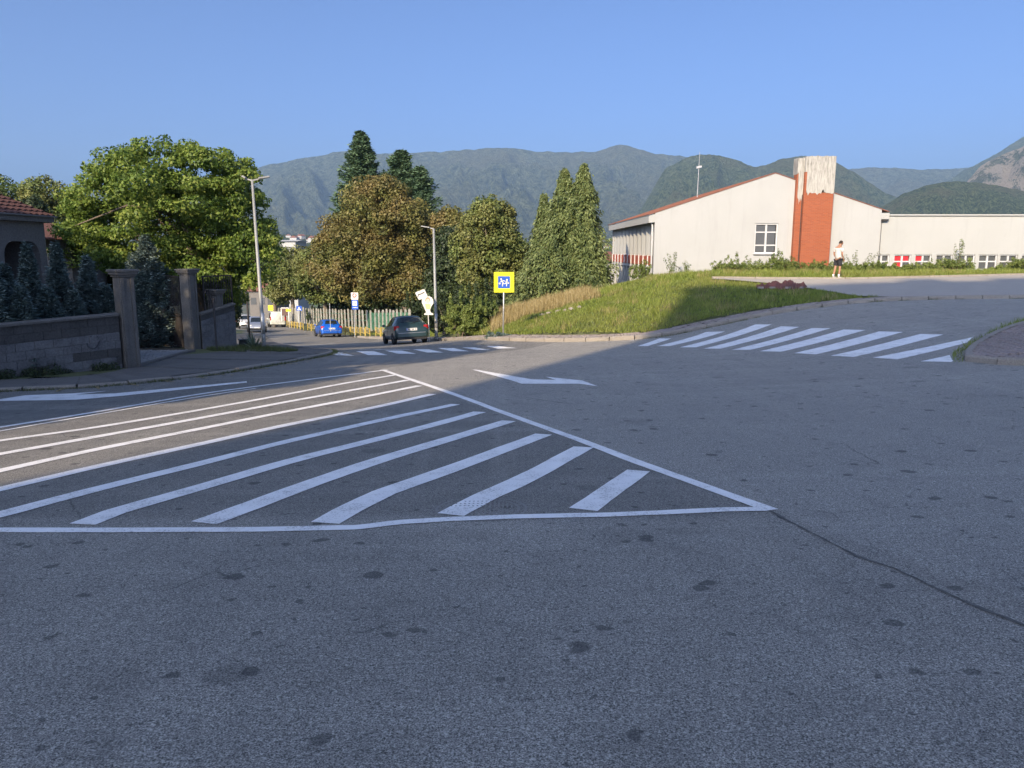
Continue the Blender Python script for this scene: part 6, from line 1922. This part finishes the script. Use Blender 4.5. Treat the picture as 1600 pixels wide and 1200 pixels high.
# grass on the bank: blades
def grass(name, label, n, region, hmin, hmax, mat, seed, wdt=.012, fn=HBj, lean=.35):
    rs = np.random.default_rng(seed)
    x0, x1, y0, y1 = region[:4]; keep = region[4]
    P = np.c_[rs.uniform(x0, x1, n), rs.uniform(y0, y1, n)]
    k = keep(P, rs); P = P[k]
    n = len(P)
    Z = fn(P[:, 0], P[:, 1])
    tuft = .6 + .4 * np.sin(P[:, 0] * 3.1 + np.sin(P[:, 1] * 2.3) * 2) * np.sin(P[:, 1] * 2.7)
    h = (hmin + (hmax - hmin) * rs.random(n)) * (.5 + .5 * np.clip(tuft, 0, 1.2))
    a = rs.random(n) * 2 * math.pi; w_ = wdt * (.7 + .6 * rs.random(n))
    sd_ = np.c_[np.cos(a), np.sin(a), np.zeros(n)] * w_[:, None]
    b = np.c_[P, Z - .01]; top = b + np.c_[rs.normal(0, lean, n) * h, rs.normal(0, lean, n) * h, h]
    V = np.stack([b - sd_, b + sd_, top], 1)
    return tag(fast_mesh(name, V, 3, mat, None, rs.random(n) * .7 + .3 * np.clip(tuft, 0, 1)), label, 'grass', kind='stuff')
tpoly = np.vstack([tp_lo, tp_hi[::-1]])
def in_poly(P, poly):
    r = np.zeros(len(P), bool); j = len(poly) - 1
    for i in range(len(poly)):
        c_ = ((poly[i][1] > P[:, 1]) != (poly[j][1] > P[:, 1])) & (P[:, 0] < (poly[j][0] - poly[i][0]) * (P[:, 1] - poly[i][1]) / (poly[j][1] - poly[i][1] + 1e-12) + poly[i][0])
        r ^= c_; j = i
    return r
dpoly = np.array([at(*p, HB) for p in [(768,522),(792,508),(830,494),(880,481),(940,465),(925,457),(860,466),(800,474),(765,492)]])
def k_bank(P, rs):
    s = dist_poly(P, KR); m = (s > 1.35) & ~in_poly(P, tpoly) & (P[:, 1] < 45)
    dens = np.clip(1.3 - (P[:, 1] - 29) / 22, .3, 1)
    dry = in_poly(P, dpoly)
    return m & (rs.random(len(P)) < dens) & ~(dry & (rs.random(len(P)) < .7))
grass('bank_grass', 'green grass covering the sunny bank at the corner', 210000, (-3, 24, 27, 45, k_bank), .07, .24, L_grass, 5, .016)
def k_dry(P, rs): return in_poly(P, dpoly)
grass('dry_grass', 'tall straw coloured dry grass in front of the conifers', 60000, (-3.5, 6.5, 33, 56, k_dry), .25, .7, L_dry, 6, .014, lean=.22)
ipoly = np.array([at(*p) for p in [(1489,566),(1488,553),(1506,540),(1530,527),(1562,512),(1600,498),(1600,507),(1560,520),(1530,535),(1514,547),(1506,556),(1505,566)]])
def k_isl(P, rs): return in_poly(P, ipoly)
grass('island_grass', 'rough grass tuft along the back edge of the traffic island', 26000, (7, 16, 13, 23, k_isl), .05, .22, L_grass, 16, .010, fn=H, lean=.5)
def patchy(P, f=2.1, t=.1): return np.sin(P[:, 0] * f + 1.3 * np.sin(P[:, 1] * f * .7)) * np.sin(P[:, 1] * f * 1.3 + .7) + .35 * np.sin(P[:, 0] * f * 3.7 + P[:, 1] * f * 2.9) > t
def k_kl(P, rs):
    s = dist_poly(P, KL); return (s > -.16) & (s < .05) & (patchy(P, 1.3, -.45) | (rs.random(len(P)) < .15))
grass('kerb_weed', 'ragged dark grass growing in the gutter along the left kerb', 150000, (-13.5, -5, 13.5, 29, k_kl), .03, .12, L_weed, 31, .007, fn=H, lean=.6)
def k_kr(P, rs):
    s = dist_poly(P, KR); return (s > -.10) & (s < .02) & (P[:, 0] > 3) & patchy(P, 1.7, .15)
grass('gutter_weed', 'weeds rooted along the foot of the right kerb', 120000, (3, 24, 26.5, 31, k_kr), .03, .12, L_weed, 32, .008, fn=H, lean=.6)
cpoly = np.array([at(*p) for p in [(322,549),(372,546),(440,549),(468,552),(430,555),(380,554),(330,552)]])
grass('pavement_weed', 'patch of rough grass at the corner around the left lamp pole', 26000, (-12, -6, 23, 30, lambda P, rs: in_poly(P, cpoly) & patchy(P, 2.3, -.3)), .05, .22, L_weed, 33, .008, fn=lambda x, y: H(x, y) + .08, lean=.5)
def k_far(P, rs): return (dist_poly(P, KR) > 1.4) & (P[:, 1] > 38) & (P[:, 1] < 64) & (P[:, 0] < -2.5)
grass('verge_grass', 'mixed rough grass on the verge beside the fence', 30000, (-14, -2, 38, 64, k_far), .10, .35, L_grass, 8, .02)
def k_wall(P, rs): return (P[:, 1] > 37.5) & (P[:, 1] < 44) & ~in_poly(P, tpoly)
grass('wall_grass', 'yellowing grass strip between terrace and school wall', 30000, (7, 34, 37.5, 44.5, k_wall), .12, .4, L_grass, 9, .02)
def k_tuft(P, rs):
    s = dist_poly(P, KR); m = (s > 1.4) & ~in_poly(P, tpoly) & (P[:, 1] < 44)
    return m & (np.sin(P[:, 0] * 2.3 + 1.7 * np.sin(P[:, 1] * 1.1)) * np.sin(P[:, 1] * 1.9 + P[:, 0] * .6) > .62)
grass('tall_grass', 'taller seeding grass tufts scattered over the bank', 42000, (-3, 24, 28, 44, k_tuft), .22, .48, L_dry, 19, .008, lean=.3)
grass('rank_grass', 'darker rank green tufts scattered over the bank', 42000, (-3, 24, 28, 44, lambda P, rs: k_tuft(P + 1.3, rs) & (dist_poly(P, KR) > 1.4) & ~in_poly(P, tpoly)), .15, .36, L_green, 20, .012, lean=.4)
for k, (a, b) in enumerate([(858,491),(872,488),(884,487),(893,485),(846,494),(905,482),(1095,512),(1122,507)]):
    q = at(a, b, HB)
    t = thing('stone', 'small pale stone lying in the grass of the bank', 'stone', (q[0], q[1], HB(*q)), k * .9, group='stones in the bank grass')
    rs = np.random.default_rng(k + 50)
    bm = bmesh.new(); bmesh.ops.create_icosphere(bm, subdivisions=1, radius=.13)
    for v_ in bm.verts: v_.co = Vector((v_.co.x * (1 + .5 * rs.random()), v_.co.y * .8, v_.co.z * .6)) * (1 + .25 * rs.normal())
    me = bpy.data.meshes.new('rock'); bm.to_mesh(me); bm.free(); me.materials.append(M['kerb'])
    o = bpy.data.objects.new('rock', me); COL.objects.link(o); o.parent = t; o.location.z = .06
# fallen leaves and grit near the left kerb
rs = np.random.default_rng(12)
n = 500; s_ = rs.random(n) * (len(seg) - 1); i_ = s_.astype(int)
P = seg[i_] - normals(seg)[i_] * np.abs(rs.normal(0, .25, n))[:, None]
zz = H(P[:, 0], P[:, 1]) + .012; a = rs.random(n) * 6.28; sz_ = .02 + .03 * rs.random(n)
V = np.stack([np.c_[P[:, 0] + np.cos(a + q) * sz_, P[:, 1] + np.sin(a + q) * sz_, zz + .01 * (k % 2)] for k, q in enumerate((0, 1.6, 3.14, 4.7))], 1)
tag(fast_mesh('fallen_leaves', V, 4, L_dry, None, rs.random(n)), 'scattered dry leaves lying in the left gutter', 'leaves', kind='stuff')

# ------------------------------------------------------------------ behind the viewer: the block and trees that shade the junction
ap = thing('shade_block', 'unseen white tower behind the viewer, shaped to shade the junction', 'building')
bx, by = -25.4, -40.0  # unseen caster, set back and sized for its shadow and open sky
m_ = MB(); m_.box((bx + 11, by - 6, 20.5), (22, 12, 42)); m_.build('wall', plain('bounce_white_facade', (.80,.79,.78), (.74,.73,.72), .5, .8), ap)  # walls kept white to bounce skylight into the shaded road
for fl in range(13):
    for k in range(5):
        m_ = MB(); m_.box((bx + 2.8 + k * 4.1, by + .01, 2.6 + fl * 3), (1.5, .06, 1.5)); m_.build('window', M['glass'], ap)
m_ = MB(); m_.box((bx + 11, by - 6, 41.6), (22.6, 12.6, .3)); m_.build('roof', M['concrete'], ap)
for k in range(3):
    m_ = MB(); m_.box((bx + 10 + k * 4.5, by - 1.5, 42.4), (1.6 + k % 2, 1.2, 1.2)); m_.build('chimney', M['concrete'], ap)
def shade_tree(lb, x, y, envs, n, seed):
    broad_tree('street_tree', lb, (x, y, H(max(x, -50), max(y, -18))), envs, n, .42, L_green, 150, (.6, 1.3), .3, seed=seed)
shade_tree('tall plane tree left behind the viewer, outside the picture', -16.6, -1.5, [(-16.6, -1.5, 9.5, 4.5, 4.0, 7.5), (-16.6, -1.5, 5.5, 4.0, 3.4, 4)], 24000, 201)
shade_tree('broad plane tree further left behind the viewer, outside the picture', -23, 2, [(-23, 2, 8.5, 5.4, 4.5, 6.8), (-22.5, 5, 6, 4, 4, 5)], 24000, 202)
shade_tree('low street tree left of the viewer, outside the picture', -18.5, 7.5, [(-18.5, 7.5, 3.4, 2.6, 2.6, 3.2)], 7000, 203)
shade_tree('third plane tree far left behind the viewer, outside the picture', -31, -4, [(-31, -4, 9, 5.5, 5, 7)], 10000, 204)

# ------------------------------------------------------------------ the air
hz = MB(); hz.box((0, 2450, (835 - 66) / 2), (14000, 9000, 835 + 66))
hm = bpy.data.materials.new('haze_air'); hm.use_nodes = True
ht = hm.node_tree
for n_ in list(ht.nodes):
    if n_.type != 'OUTPUT_MATERIAL': ht.nodes.remove(n_)
pv_ = ht.nodes.new('ShaderNodeVolumePrincipled')
pv_.inputs['Color'].default_value = (.32, .50, .76, 1)
pv_.inputs['Density'].default_value = .00013
pv_.inputs['Anisotropy'].default_value = .0
ht.links.new(pv_.outputs[0], [n_ for n_ in ht.nodes if n_.type == 'OUTPUT_MATERIAL'][0].inputs['Volume'])
tag(hz.build('haze', hm), kind='stuff')
